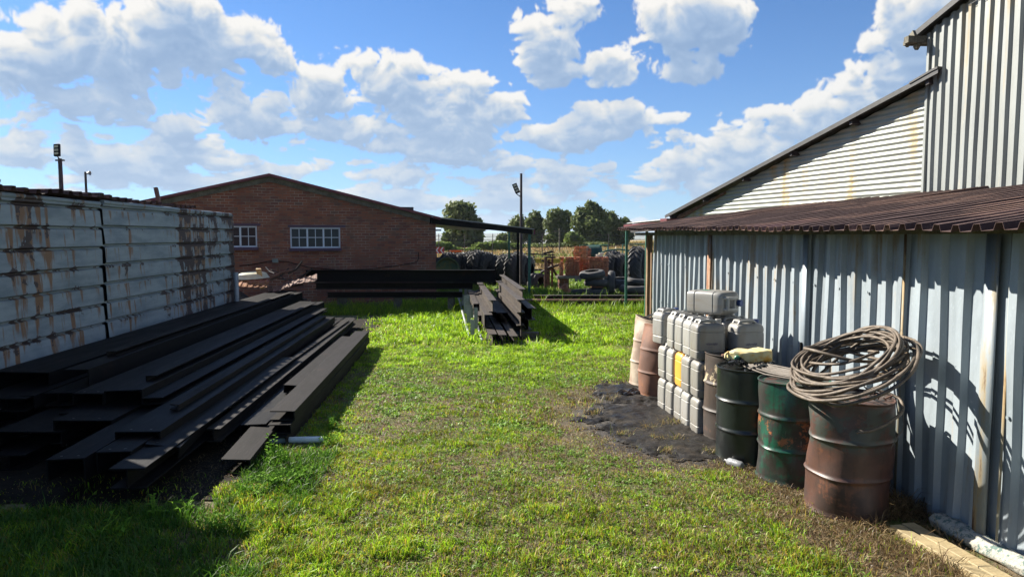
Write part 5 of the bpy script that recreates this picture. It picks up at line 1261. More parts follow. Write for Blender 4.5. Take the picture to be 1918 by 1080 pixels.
# ------------------------------------------------------------------ things behind the left tyres
q = P(854, 470, 36); t = thing('hopper', 'bright orange spreader hopper standing behind the left row of tyres', 'hopper', (q.x, 36, 0))
zt = P(854, 469, 36).z; w0 = P(866, 470, 36).x - P(843, 470, 36).x
m = MB(); wt = w0 / 2; vs = []
for z, k in ((zt - .55, .55), (zt - .12, .95), (zt, 1.0), (zt, .93), (zt - .5, .5)): vs += [(-wt * k, -.4 * k, z), (wt * k, -.4 * k, z), (wt * k, .4 * k, z), (-wt * k, .4 * k, z)]
m.add(vs, [(j * 4 + i, j * 4 + (i + 1) % 4, j * 4 + 4 + (i + 1) % 4, j * 4 + 4 + i) for j in range(4) for i in range(4)] + [(3, 2, 1, 0), (16, 17, 18, 19)]); m.build('bin', M_orange, t)
m = MB()
for x in (-.25, .25): m.box((x, 0, (zt - .55) / 2), (.06, .3, zt - .55))
m.build('stand', M_darkpole, t)
q = P(874, 474, 38); t = thing('white_vehicle', 'white vehicle bonnet and cab roof showing behind the tyres right of the orange hopper', 'vehicle', (q.x, 38, 0)); m = MB()
prf = [(-1.2, .45), (-1.2, 1.05), (-1.0, 1.16), (-.5, 1.20), (.2, 1.16), (.9, 1.0), (1.25, .85), (1.3, .45)]
m.add([(x, -.8, z) for x, z in prf] + [(x, .8, z) for x, z in prf], [tuple(range(8)), tuple(range(15, 7, -1))] + [(i, i + 8, (i + 1) % 8 + 8, (i + 1) % 8) for i in range(8)]); m.build('body', M_white, t, bevel=.05)
for x in (-.75, .8):
    for y in (-.82, .82): m = MB(); m.lathe([(0, -.1), (.3, -.1), (.33, -.06), (.33, .06), (.3, .1), (0, .1)], 20, (x, y, .33), rot=Matrix.Rotation(R(90), 3, 'X')); m.build('wheel', M_rubber, t, smooth=True)
# chevron sign
q = P(823, 468, 45); t = thing('chevron_sign', 'red and white chevron road sign at the corner of the brick wall', 'road sign', (q.x, 45, 0)); W_, H_ = .62, .42; zc_ = P(823, 468.5, 45).z
m = MB(); m.box((0, 0, zc_), (W_, .02, H_)); m.build('board', simple('sign_red', (.35, .03, .03), .5, bmp=0), t)
for k in range(2):
    m = MB(); x = -.16 + k * .28
    m.poly([(x - .07, -.0125, zc_), (x + .07, -.0125, zc_ + .19), (x + .15, -.0125, zc_ + .19), (x + .01, -.0125, zc_), (x + .15, -.0125, zc_ - .19), (x + .07, -.0125, zc_ - .19)], .002, (0, -1, 0)); m.build('chevron', M_white, t)
m = MB(); m.box((-.2, .04, zc_ / 2), (.05, .05, zc_)); m.box((.2, .04, zc_ / 2), (.05, .05, zc_)); m.build('post', M_darkpole, t)
# boat-like green drum edge and blue-black gadget on/behind the cross beams
q = P(838, 503, 24); m = MB(); m.lathe([(.0, 0), (.42, 0), (.44, .03), (.43, .20), (.45, .24), (.41, .24), (.39, .05), (0, .05)], 32, rot=Matrix.Rotation(R(78), 3, 'X')); o = m.build('drum_end', simple('mottled_green_paint', (.05, .11, .05), .7, col2=(.16, .14, .04)), None, smooth=True); o.location = (q.x, 24, P(838, 508, 24).z); tag(o, 'round mottled green drum end showing over the deep cross beam', 'drum end')
q = P(885, 500, 21.5); m = MB()
L_ = [P(874, 496, 21.5), P(903, 504.5, 21.3)]
for dz_ in (0, .10, .2):
    a_, b_ = L_[0] - Vector((0, 0, dz_)), L_[1] - Vector((0, 0, dz_ * .4)); m.tube([a_, b_], .018, 5)
m.tube([L_[0], L_[0] - Vector((0, 0, .22))], .03, 5); m.tube([L_[1], L_[1] - Vector((0, 0, .1))], .02, 5); m.box((L_[0].x + .08, 21.5, L_[0].z - .12), (.2, .1, .14)); o = m.build('dark_frame', M_black); tag(o, 'small dark blue black ladder like frame behind the deep cross beam', 'frame')

# ------------------------------------------------------------------ lamp poles
def pole(px, pytop, y, r_, label, head=None):
    q = P(px, 500, y); zt = P(px, pytop, y).z; t = thing('lamp_pole' if head else 'pole', label, 'lamp pole' if head else 'pole', (q.x, y, 0))
    m = MB(); m.lathe([(r_ * 1.15, 0), (r_, zt * .5), (r_ * .85, zt), (0, zt + .01)], 12); m.build('pole', M_darkpole, t, smooth=True)
    return t, zt
def lamp_head(t, off, z, rot, s=1.0, arm=True):
    h = bpy.data.objects.new('lamp_head', None)
    m = MB(); m.box((0, 0, 0), (.20 * s, .09 * s, .42 * s)); m.box((0, .06 * s, 0), (.15 * s, .05 * s, .32 * s)); o = m.build('lamp_head', M_black, t, bevel=.015); o.location = off; o.rotation_euler = rot
    for k in range(3): m = MB(); m.box((0, -.048 * s, (.12 - .12 * k) * s), (.13 * s, .012, .07 * s)); m.build('lamp_panel', simple('dull_led_panel', (.45, .42, .28), .3, bmp=0), o)
    if arm: m = MB(); m.tube([(0, 0, z), Vector(off) - Vector((0, 0, .2 * s))], .02, 6); m.build('bracket', M_darkpole, t)
t, zt = pole(976, 325, 27.5, .055, 'tall dark pole with a small tilted floodlight in the middle of the yard', True)
zl_ = P(966, 353, 27.5).z; lamp_head(t, (-.20, -.05, zl_), zl_ - .35, (R(-12), R(-22), 0), .95)
t, zt = pole(122, 297, 24.0, .075, 'nearer brown pole behind the container with an upright floodlight on top', True)
zl_ = P(120, 282, 24.0).z; lamp_head(t, (-.03, -.08, zl_), zt - .05, (R(-8), R(-4), 0), 1.0); m = MB(); m.box((0, 0, zt - .06), (.30, .06, .05)); m.build('crossbar', M_darkpole, t)
t, zt = pole(168, 322, 33.0, .06, 'farther thin pole behind the container with a small horn on top', None)
m = MB(); m.lathe([(.03, 0), (.05, .10), (.11, .20), (.10, .2), (0, .08)], 12, rot=Matrix.Rotation(R(90), 3, 'Y')); o = m.build('horn', M_galv_new, t, smooth=True); o.location = (.02, 0, zt - .06)

# ------------------------------------------------------------------ wire fence and power line far behind
wf = thing('wire_fence', 'sparse wire fence on thin dark posts crossing in front of the far trees', 'fence', (0, 0, 0))
ps = [(822, 60), (870, 60), (923, 60), (1016, 58), (1140, 58), (1230, 58)]
for px, y in ps:
    q = P(px, 450, y); m = MB(); m.tube([(q.x, y, 0), (q.x, y, 2.3)], .035, 5); m.build('post', M_darkpole, wf)
for zz2 in (.5, .95, 1.4, 1.8, 2.2):
    m = MB(); a = P(760, 450, 60); b = P(1290, 450, 58); m.tube([(a.x, 60, zz2), ((a.x + b.x) / 2, 59, zz2 - .05), (b.x, 58, zz2)], .006, 4); m.build('wire', M_darkpole, wf)
pl = thing('power_line', 'slim power line pole with sagging wires in front of the gum trees', 'power line', (0, 0, 0))
for px, y, top in ((1048, 85, 428), (1380, 80, 415), (700, 90, 425)):
    q = P(px, 450, y); zt = P(px, top, y).z; m = MB(); m.tube([(q.x, y, 0), (q.x, y, zt)], .09, 6); m.box((q.x, y, zt - .3), (1.4, .08, .08)); m.build('pole', M_board, pl)
a, b, c = P(700, 430, 90), P(1048, 433, 85), P(1380, 424, 80)
for dz_ in (0, .45, .9):
    for s, e in ((a, b), (b, c)):
        m = MB(); m.tube([s.lerp(e, k / 10) + Vector((0, 0, -dz_ - .8 * (1 - (2 * k / 10 - 1) ** 2))) for k in range(11)], .03, 4); m.build('wire', M_darkpole, pl)
# ------------------------------------------------------------------ trees
def crown(name, lobes, mat, parent, n, leaf, seed, origin, flat=.9):
    """leaf clumps scattered through the outer part of uneven lobes; lobes = (centre, radii)"""
    r = np.random.default_rng(seed); V = []; Fc = []
    vols = np.array([l[1][0] * l[1][1] * l[1][2] for l in lobes]) ** .7; cnt = (vols / vols.sum() * n).astype(int)
    for (c, rad), k in zip(lobes, cnt):
        d = r.normal(size=(k, 3)); d /= np.linalg.norm(d, axis=1)[:, None]
        # clumps: pull directions towards a few cluster directions
        cl_ = r.normal(size=(14, 3)); cl_ /= np.linalg.norm(cl_, axis=1)[:, None]; ci = r.integers(0, 14, k)
        d = d * .6 + cl_[ci] * r.uniform(.1, 1.0, (k, 1)); d /= np.linalg.norm(d, axis=1)[:, None]
        rr = r.uniform(.35, 1.0, k) ** .5 * (1 + .26 * np.sin(ci * 2.7))
        p = np.array(c) + d * rr[:, None] * np.array(rad)
        nrm = d + r.normal(size=(k, 3)) * .8; nrm /= np.linalg.norm(nrm, axis=1)[:, None]
        t = np.cross(nrm, r.normal(size=(k, 3))); t /= np.linalg.norm(t, axis=1)[:, None]; b = np.cross(nrm, t)
        s = leaf * r.uniform(.5, 1.3, (k, 1)); base = len(V) * 0
        q = np.stack([p + t * s, p + b * s * .6, p - t * s, p - b * s * .5], 1)
        V.append(q.reshape(-1, 3))
    V = np.concatenate(V); F_ = np.arange(len(V)).reshape(-1, 4)
    me = bpy.data.meshes.new(name); me.vertices.add(len(V)); me.vertices.foreach_set('co', (V - np.array(origin)).ravel())
    me.loops.add(len(V)); me.loops.foreach_set('vertex_index', F_.ravel().astype(np.int32)); me.polygons.add(len(F_)); me.polygons.foreach_set('loop_start', np.arange(0, len(V), 4, dtype=np.int32)); me.update(calc_edges=True)
    me.materials.append(mat); o = bpy.data.objects.new(name, me); COL.objects.link(o)
    if parent: o.parent = parent
    return o
def tree(label, px, y, lobes_px, seed, n=2600, leaf=.34, mat=None, group='gum trees beyond the yard', trunk=True, pyb=None):
    b = P(px, 455, y); zg = float(terrain(b.x, y)); t = thing('gum_tree', label, 'tree', (b.x, y, zg), 0, group); r = random.Random(seed)
    lobes = []
    for lx_, ly_, rx, ry in lobes_px:
        c = P(lx_, ly_, y); k = y / F; dep = r.uniform(-.4, .4) * rx * k
        lobes.append(((c.x, y + dep, c.z), (rx * k, rx * k * .9, ry * k)))
    crown('crown', lobes, mat or M_euc, t, n, leaf, seed, (b.x, y, zg))
    if trunk:
        m = MB(); top = max(l[0][2] for l in lobes); hgt = top - zg
        m.tube([(0, 0, -.3), (r.uniform(-.2, .2), 0, hgt * .3), (r.uniform(-.3, .3), 0, hgt * .55), (r.uniform(-.3, .3), .1, hgt * .85)], [.38 * hgt / 10, .28 * hgt / 10, .18 * hgt / 10, .06], 8)
        for c, rad in lobes:
            m.tube([(0, 0, hgt * r.uniform(.18, .4)), ((c[0] - b.x) * .6, (c[1] - y) * .6, (c[2] - zg) * .8), (c[0] - b.x, c[1] - y, c[2] - zg + rad[2] * .3)], [.15 * hgt / 10, .09 * hgt / 10, .03], 6)
        m.build('trunk', M_bark, t, smooth=True)
    return t
tree('tall rounded gum tree standing alone just right of the brick building', 866, 112, [(857, 398, 24, 20), (872, 392, 16, 14), (846, 420, 14, 13), (876, 415, 20, 16), (892, 419, 13, 9), (862, 432, 30, 18), (888, 428, 16, 14), (868, 450, 34, 16), (842, 445, 12, 14), (893, 447, 10, 16)], 1, 7000, .42)
tree('small dark tree low in the gap left of the lamp pole', 945, 150, [(944, 448, 12, 10), (937, 452, 8, 7)], 2, 900, .42)
tree('broad dark gum tree directly behind the lamp pole', 972, 128, [(972, 420, 16, 15), (962, 428, 12, 14), (984, 432, 12, 16), (972, 445, 18, 14)], 3, 2600, .4)
tree('narrow lighter gum tree right of the lamp pole', 1003, 126, [(1003, 408, 11, 12), (996, 422, 12, 14), (1010, 425, 12, 16), (1004, 445, 14, 14)], 4, 2600, .4)
tree('rounded dark gum tree left of the power line pole', 1048, 122, [(1044, 404, 16, 14), (1060, 410, 12, 14), (1034, 420, 14, 16), (1052, 425, 18, 18), (1045, 445, 22, 14)], 5, 4200, .4)
tree('largest gum tree of the far group with a pointed uneven top', 1100, 118, [(1108, 388, 11, 10), (1098, 402, 18, 16), (1117, 402, 16, 14), (1085, 418, 14, 18), (1105, 425, 24, 22), (1128, 420, 16, 20), (1095, 446, 26, 14), (1120, 445, 22, 14)], 6, 7500, .42)
tree('dark gum tree at the right of the far group', 1148, 124, [(1140, 408, 14, 12), (1150, 420, 16, 16), (1136, 432, 16, 18), (1158, 436, 14, 16), (1148, 450, 20, 10)], 7, 3400, .4)
tree('low gum tree at the right end of the group behind the slim post', 1172, 124, [(1170, 424, 11, 14), (1178, 438, 11, 12), (1166, 445, 12, 10)], 8, 1500, .4)
tree('small lighter bush tree in front of the largest gum tree', 1075, 108, [(1070, 446, 12, 10), (1082, 450, 12, 8)], 9, 1100, .34, M_bush)
def bush(label, lob, y, seed, n, leaf, mat, name='reed_bed', cat='reeds'):
    ls = []
    for lx_, ly_, rx, ry in lob: c = P(lx_, ly_, y); k = y / F; ls.append(((c.x, y, c.z), (rx * k, rx * k * .6, ry * k)))
    o = crown(name, ls, mat, None, n, leaf, seed, (0, 0, 0)); tag(o, label, cat, None, 'stuff'); return o
bush('bright green reed bed in front of the distant plain left of the canopy posts', [(910, 461, 22, 6), (935, 459, 24, 7), (958, 461, 20, 5), (895, 467, 14, 4)], 90, 31, 4200, .30, M_bush)
bush('low green scrub at the foot of the gum trees left of the posts', [(830, 460, 16, 6), (850, 468, 16, 3), (885, 468, 14, 3)], 84, 32, 2000, .28, M_bush, 'scrub', 'scrub')
bush('dark low scrub along the foot of the far gum trees', [(1010, 460, 30, 3), (1060, 459, 34, 3), (1110, 457, 34, 3)], 112, 33, 2000, .3, M_euc, 'scrub', 'scrub')

# ------------------------------------------------------------------ grass (one object each: nobody could count the blades)
def vnoise(x, y, s, seed):
    r = np.random.default_rng(seed); L = r.uniform(0, 1, (64, 64)); X = np.asarray(x) * s + 20; Y = np.asarray(y) * s + 20
    ix = np.floor(X).astype(int); iy = np.floor(Y).astype(int); tx = X - ix; ty = Y - iy; tx = tx * tx * (3 - 2 * tx); ty = ty * ty * (3 - 2 * ty)
    g = lambda a, b: L[b % 64, a % 64]
    return (g(ix, iy) * (1 - tx) + g(ix + 1, iy) * tx) * (1 - ty) + (g(ix, iy + 1) * (1 - tx) + g(ix + 1, iy + 1) * tx) * ty
def fb2(x, y, s, seed): return .5 * vnoise(x, y, s, seed) + .3 * vnoise(x, y, s * 2.3, seed + 1) + .2 * vnoise(x, y, s * 5.1, seed + 2)
def wallX(y): return LW - KW * y
def masks(x, y):
    dw = wallX(np.minimum(y, 13)) - x                       # distance to the lean-to wall
    oil = np.minimum(np.minimum(np.hypot((x - 1.55) / .78, (y - 7.95) / 1.12), np.hypot((x - 1.65) / .6, (y - 6.95) / .55)), np.hypot((x - 1.75) / .5, (y - 9.2) / .6))
    oil = oil + (fb2(x, y, 2.2, 3) - .5) * 1.0
    bare = fb2(x, y, .9, 7) * .6 + fb2(x, y, 3.1, 17) * .4 + .09 * np.exp(-((x + .1) / 1.1) ** 2 - ((y - 6.3) / .9) ** 2) + .12 * np.exp(-((x - 1.2) / .8) ** 2 - ((y - 6.3) / .8) ** 2) + .12 * np.exp(-((x + 1.7) / .7) ** 2 - ((y - 8.3) / 1.3) ** 2)
    dryw = 1 - smooth(.85, 1.25, dw + (fb2(x, y, 1.8, 27) - .5) * .7)
    dryw = dryw * (y < 9.6)
    return dw, oil, bare, dryw
def scatter(n, ymin, ymax, xfn, seed):
    r = np.random.default_rng(seed); u = r.random(n); y = ymin + (ymax - ymin) * u; x0, x1 = xfn(y); x = x0 + (x1 - x0) * r.random(n); return x, y, r
def blades(name, x, y, h, w, tint, lean, r, label, cat, zoff=None):
    n = len(x); az = r.uniform(0, 2 * np.pi, n); la = r.uniform(0, 2 * np.pi, n)
    dx, dy = np.cos(az) * w / 2, np.sin(az) * w / 2; lx_, ly_ = np.cos(la) * lean * h, np.sin(la) * lean * h
    z0 = terrain(x, y) if zoff is None else zoff
    V = np.empty((n, 5, 3), np.float32)
    V[:, 0] = np.stack([x - dx, y - dy, z0 - .005 + 0 * x], 1); V[:, 1] = np.stack([x + dx, y + dy, z0 - .005 + 0 * x], 1)
    V[:, 2] = np.stack([x + dx * .8 + lx_ * .35, y + dy * .8 + ly_ * .35, z0 + h * .6], 1); V[:, 3] = np.stack([x - dx * .8 + lx_ * .35, y - dy * .8 + ly_ * .35, z0 + h * .6], 1)
    V[:, 4] = np.stack([x + lx_, y + ly_, z0 + h * (1 - .25 * lean)], 1)
    b = (np.arange(n) * 5)[:, None]
    me = bpy.data.meshes.new(name); me.vertices.add(n * 5); me.vertices.foreach_set('co', V.ravel())
    quads = b + np.array([0, 1, 2, 3]); tris = b + np.array([3, 2, 4])
    idx = np.concatenate([quads, tris], 1).ravel().astype(np.int32); me.loops.add(len(idx)); me.loops.foreach_set('vertex_index', idx)
    st_ = (np.arange(n)[:, None] * 7 + np.array([0, 4])).ravel().astype(np.int32); me.polygons.add(2 * n); me.polygons.foreach_set('loop_start', st_); me.update(calc_edges=True)
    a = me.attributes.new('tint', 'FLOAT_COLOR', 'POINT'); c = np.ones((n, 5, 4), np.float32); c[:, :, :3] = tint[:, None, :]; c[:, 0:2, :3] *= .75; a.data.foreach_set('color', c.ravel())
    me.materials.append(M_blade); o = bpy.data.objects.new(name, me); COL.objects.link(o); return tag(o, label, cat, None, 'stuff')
def segd(x, y, a, b):
    ax, ay, bx, by = a.x, a.y, b.x, b.y; L2 = (bx - ax) ** 2 + (by - ay) ** 2; t = np.clip(((x - ax) * (bx - ax) + (y - ay) * (by - ay)) / L2, 0, 1.6); return np.hypot(x - ax - t * (bx - ax), y - ay - t * (by - ay))
def near_timber(x, y):
    a0, a1, b0, b1 = G(1690, 990), G(1850, 1080), G(1762, 990), G(1918, 1075)
    return (segd(x, y, a0, a1) > .13) & (segd(x, y, b0, b1) > .10)
def pick(r, n, cols, wts):
    cols = np.array(cols); i = r.choice(len(cols), n, p=np.array(wts) / sum(wts)); c = cols[i] * r.uniform(.7, 1.3, (n, 1)); return c
GREEN = [(.165, .300, .012), (.235, .370, .015), (.290, .385, .022), (.10, .195, .014)]
STRAW = [(.30, .23, .11), (.24, .17, .075), (.36, .29, .15)]
def lawn(name, n, ymin, ymax, xfn, hh, ww, seed, label, pw=1.0):
    x, y, r = scatter(n, ymin, ymax, xfn, seed)
    # clump the blades
    k = len(x); gx = np.round(x / .07) * .07; cf = r.random(k) < .55
    x = np.where(cf, x + (gx + .02 * np.sin(y * 90) - x) * .55, x)
    dw, oil, bare, dryw = masks(x, y)
    lush = smooth(9.5, 12.0, y) * smooth(.25, .8, dw) + smooth(5.6, 4.6, y) * 0
    near = 1 - smooth(5.0, 6.4, y + (fb2(x, y, 1.1, 61) - .5) * 1.5)
    keep = smooth(.60, .40, bare) if False else 1 - smooth(.47, .60, bare)
    keep = np.clip(.38 + .66 * keep + .55 * lush + .45 * near, 0, 1)
    keep *= smooth(.85, 1.9, oil) ; keep *= 1 - .93 * dryw
    # under the piles and drums nothing grows
    L1 = x + K1 * y; keep *= 1 - .9 * ((L1 < -1.72) & (y > 6.9) & (y < 13.0)) ; keep *= 1 - .97 * ((L1 < -2.3) & (y > 5.9) & (y < 17.5))
    keep *= 1 - .93 * ((L1 < -1.95 - .10 * np.sin(7 * y)) & (y > 5.0 + .35 * fb2(x, y, 2.0, 77)))
    L2 = x + K2 * y; keep *= 1 - .85 * ((L2 > .78) & (L2 < 1.86) & (y > 13.2) & (y < 20.3))
    keep *= (dw > .03) | (y > 13.1); keep *= near_timber(x, y)
    s = r.random(k) < keep; x, y = x[s], y[s]; k = len(x); bare = bare[s]; lush = lush[s]; near = near[s]; dryw = dryw[s]
    sc = 1 + .0 * y
    tf = fb2(x, y, 7.0, 201); h = hh * r.lognormal(0, .30, k) * (.55 + 1.1 * smooth(.35, .7, tf)) * (.62 + .55 * lush + .50 * near) * (1 - .35 * smooth(.45, .6, bare)) * (.8 + .5 * fb2(x, y, 2.5, 71))
    w = ww * r.uniform(.7, 1.4, k)
    yel = np.clip(smooth(.42, .60, bare) * .55 + .10 - .1 * lush, 0, 1) + .35 * dryw + 1.3 * (1 - smooth(1.2, 2.3, oil[s]))
    t = pick(r, k, GREEN, (3, 4, 2, 2)); ts = pick(r, k, STRAW, (2, 2, 1)); ty_ = pick(r, k, [(.26, .26, .022), (.30, .22, .03)], (1, 1))
    u = r.random(k); t = np.where((u < yel * .36)[:, None], ts, t); warm = smooth(.5, .7, fb2(x, y, .8, 91)); t = np.where(((u > .80 - .25 * warm) & (y < 9))[:, None], ty_, t)
    t = t * (1 + .25 * lush[:, None]) * (.72 + .6 * smooth(.3, .65, fb2(x, y, 4.0, 211)))[:, None]
    return blades(name, x, y, h, w, t, r.uniform(.2, 1.1, k), r, label, 'grass')
lawn('lawn_grass', 210000, 3.9, 7.2, lambda y: (-.80 * y - .1, np.minimum(.80 * y + .1, wallX(y))), .036, .0058, 101, 'short green grass of the foreground with straw coloured thin patches')
lawn('yard_grass', 190000, 7.2, 13.2, lambda y: (np.full_like(y, -3.2), wallX(y)), .036, .0085, 102, 'short grass in the middle of the yard between the beams and the drums')
lawn('far_yard_grass', 110000, 13.2, 24.0, lambda y: (-3.4 - .12 * (y - 13), np.minimum(2.6 + .17 * (y - 13), 5.0)), .060, .016, 103, 'bright lush grass at the far end of the yard')
x, y, r = scatter(60000, 23.5, 42.0, lambda y: (-.12 * y - 1.0, .26 * y), 104); k = len(x)
blades('back_grass', x, y, .14 * r.lognormal(0, .3, k), .03 * r.uniform(.7, 1.4, k), pick(r, k, [(.13, .22, .025), (.19, .26, .04), (.10, .17, .03)], (3, 3, 1)), r.uniform(.2, .8, k), r, 'yellow green grass around the tyres and canopy posts', 'grass')
x, y, r = scatter(90000, 40.0, 150.0, lambda y: (-.14 * y, .28 * y), 105); k = len(x); far_ = fb2(x * .1, y * .25, .8, 55)
tv = pick(r, k, [(.24, .17, .075), (.30, .21, .10), (.20, .14, .06)], (2, 2, 1)); tg = pick(r, k, [(.11, .15, .03), (.16, .19, .05)], (1, 1)); tv = np.where((far_ + r.normal(size=k) * .08 > .56)[:, None], tg, tv)
blades('veld_grass', x, y, .30 * r.lognormal(0, .3, k), .10 * r.uniform(.7, 1.4, k), tv, r.uniform(.2, .6, k), r, 'dry golden veld grass in the field beyond the yard', 'grass')
# low broad leaved clover and rosettes in the lawn
def rosettes(n, seed, ymin, ymax, sz):
    r = np.random.default_rng(seed); m_ = int(n / 9); y = ymin + (ymax - ymin) * r.random(m_); x0 = np.maximum(-.80 * y, -2.2 - 0 * y); x1 = np.minimum(.8 * y, wallX(y) - 1.0); x = x0 + (x1 - x0) * r.random(m_)
    dw, oil, bare, dryw = masks(x, y); s = (r.random(m_) < .25 + .75 * smooth(.48, .66, fb2(x, y, 1.7, 301))) & (oil > 1.5) & (x + K1 * y > -1.55); x, y = x[s], y[s]; k = len(x)
    x = np.repeat(x, 9) + r.normal(size=k * 9) * sz * .7; y = np.repeat(y, 9) + r.normal(size=k * 9) * sz * .7; return x, y, r
for nm, n_, sd, y0, y1, sz in (('clover', 34000, 301, 3.9, 7.5, .030), ('yard_clover', 26000, 302, 7.5, 13.0, .045)):
    x, y, r = rosettes(n_, sd, y0, y1, sz); k = len(x)
    blades(nm, x, y, sz * .9 * r.uniform(.5, 1.3, k), sz * .42 * r.uniform(.6, 1.3, k), pick(r, k, [(.17, .31, .03), (.22, .36, .06), (.12, .24, .02)], (3, 2, 2)), r.uniform(.8, 2.2, k), r, 'small broad leaved lawn weeds spread among the grass blades' if nm == 'clover' else 'small broad leaved weeds in the middle of the yard', 'lawn weeds')
# straw at the foot of the wall
x, y, r = scatter(46000, 3.6, 9.4, lambda y: (wallX(y) - 1.45, wallX(y) - .02), 106); dw, oil, bare, dryw = masks(x, y)
s = (r.random(len(x)) < np.clip(dryw * (.35 + fb2(x, y, 3, 81)) * smooth(.9, 1.25, oil), 0, 1)) & near_timber(x, y); x, y = x[s], y[s]; k = len(x)
tuft = smooth(.55, .72, fb2(x, y, 1.6, 83)) * (1 - smooth(.3, .9, wallX(y) - x))
blades('dry_grass', x, y, (.035 + .10 * tuft) * r.lognormal(0, .35, k), .0055 * r.uniform(.7, 1.3, k), pick(r, k, [(.19, .125, .06), (.25, .18, .09), (.12, .075, .04), (.32, .25, .13)], (3, 3, 3, 1)), r.uniform(.6, 2.2, k), r, 'brown dead grass and straw along the foot of the metal wall', 'dry grass')
# loose thatch between the living blades
x, y, r = scatter(70000, 3.9, 12.5, lambda y: (np.maximum(-.80 * y, -3.0), np.minimum(.80 * y, wallX(y))), 107); dw, oil, bare, dryw = masks(x, y)
s = (r.random(len(x)) < np.maximum(smooth(.40, .55, bare) * smooth(1.0, 1.3, oil), smooth(.95, 1.2, oil) * smooth(2.2, 1.5, oil) * .5 if False else smooth(.95, 1.2, oil) * (1 - smooth(1.5, 2.2, oil)) * .9)) & near_timber(x, y); x, y = x[s], y[s]; k = len(x)
blades('thatch', x, y, .026 * r.lognormal(0, .35, k), .006 * r.uniform(.7, 1.3, k), pick(r, k, [(.16, .11, .06), (.22, .17, .09), (.10, .07, .04)], (3, 2, 3)), r.uniform(1.0, 3.0, k), r, 'dead brown stalks lying between the grass of the yard', 'dry grass')
# tall grass along the cross beams and shaded edge
for nm, n_, px0, px1, y0, y1, hh, lab, sd in (('long_grass', 9000, 590, 880, 18.3, 20.2, .15, 'longer grass growing under the beams in front of the brick wall', 111), ('beam_edge_grass', 7000, 985, 1215, 18.8, 21.3, .17, 'longer grass and weeds along the dark beams by the tyres', 112)):
    a, b = P(px0, 540, 19.3).x, P(px1, 540, 19.3).x; x, y, r = scatter(n_, y0, y1, lambda y: (np.full_like(y, a), np.full_like(y, b)), sd); k = len(x)
    blades(nm, x, y, hh * r.lognormal(0, .4, k) * (.5 + fb2(x, y, 2, 5)), .014 * r.uniform(.7, 1.3, k), pick(r, k, GREEN + [(.2, .2, .06)], (3, 3, 2, 2, 1)), r.uniform(.2, .9, k), r, lab, 'grass')
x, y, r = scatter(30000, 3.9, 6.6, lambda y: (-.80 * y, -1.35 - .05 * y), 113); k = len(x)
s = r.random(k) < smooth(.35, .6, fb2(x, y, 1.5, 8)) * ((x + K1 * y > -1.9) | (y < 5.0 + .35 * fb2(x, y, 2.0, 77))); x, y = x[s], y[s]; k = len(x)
blades('shade_tinted_grass', x, y, .075 * r.lognormal(0, .35, k), .007 * r.uniform(.7, 1.4, k), pick(r, k, [(.05, .13, .012), (.075, .17, .015), (.11, .20, .018)], (3, 3, 1)), r.uniform(.3, 1.0, k), r, 'longer grass tinted darker for the shade in front of the left beam pile', 'grass')  # blade tints darkened to deepen the shade over this longer grass

# ------------------------------------------------------------------ broad leaved weeds (individual plants)
def weed(label, loc, h, spread, n, seed, leaf=.03, erect=.5, group='leafy weeds growing by the beams'):
    t = thing('leafy_weed', label, 'weed', loc, 0, group); r = random.Random(seed); ms = MB(); ml = MB()
    for s_ in range(n):
        a = r.uniform(0, 6.283); sp_ = spread * r.uniform(.2, 1) * (1 - erect * .6); hh = h * r.uniform(.45, 1)
        base = Vector((r.uniform(-.3, .3) * spread, r.uniform(-.3, .3) * spread, 0)); tip = base + Vector((math.cos(a) * sp_, math.sin(a) * sp_, hh)); mid = base.lerp(tip, .5) + Vector((0, 0, hh * .12))
        ms.tube([base, mid, tip], .0028, 4, cap=False)
        nlf = max(4, int(hh / (leaf * .75)))
        for k in range(nlf):
            u = .15 + .85 * k / nlf; p = base.lerp(mid, u * 2) if u < .5 else mid.lerp(tip, u * 2 - 1); b = r.uniform(0, 6.283); s2 = leaf * r.uniform(.6, 1.25)
            d = Vector((math.cos(b), math.sin(b), r.uniform(-.1, .7))).normalized(); sd_ = d.cross(Vector((0, 0, 1))).normalized() * s2 * .36; up = Vector((0, 0, s2 * .12))
            ml.add([p, p + d * s2 * .5 + sd_ + up, p + d * s2 * 1.1, p + d * s2 * .5 - sd_ + up, p + d * s2 * .55 - up * .4], [(0, 1, 4), (1, 2, 4), (2, 3, 4), (3, 0, 4)])
    ms.build('stem', M_weed, t); ml.build('leaves', M_weed, t); return t
weed('tall leafy weed climbing at the near end of the three stacked channels', G(512, 872), .34, .14, 9, 1, .042, .9)
weed('second tall leafy weed just below the climbing one at the channel ends', G(528, 880), .22, .16, 8, 2, .04, .6)
weed('bushy low weed patch in the sun below the white pipe, left part', G(520, 905), .13, .26, 34, 3, .036, .2)
weed('bushy low weed patch in the sun below the white pipe, right part', G(555, 900), .11, .24, 28, 4, .036, .2)
weed('low weed patch at the edge of the shade in front of the short plate', G(470, 930), .12, .26, 26, 5, .036, .2)
weed('leafy weed at the right end of the white pipe', G(618, 832), .12, .15, 16, 6, .034, .4)
weed('small leafy weed beside the outermost channel above the white pipe', G(622, 803), .15, .12, 12, 7, .034, .7)
weed('shaded leafy weed spike in front of the blunt beam ends', G(292, 975), .22, .07, 6, 8, .036, 1.0)
weed('shaded low weed clump near the lower left corner', G(200, 1010), .12, .24, 22, 9, .036, .2)
weed('shaded low weed clump in front of the blunt beam ends', G(345, 960), .10, .24, 22, 10, .034, .2)
weed('shaded low weed clump right of the spike in the dark grass', G(400, 990), .11, .22, 18, 11, .034, .2)
weed('leafy weed at the left end of the cross beams', G(640, 585), .30, .28, 16, 12, .07, .5)
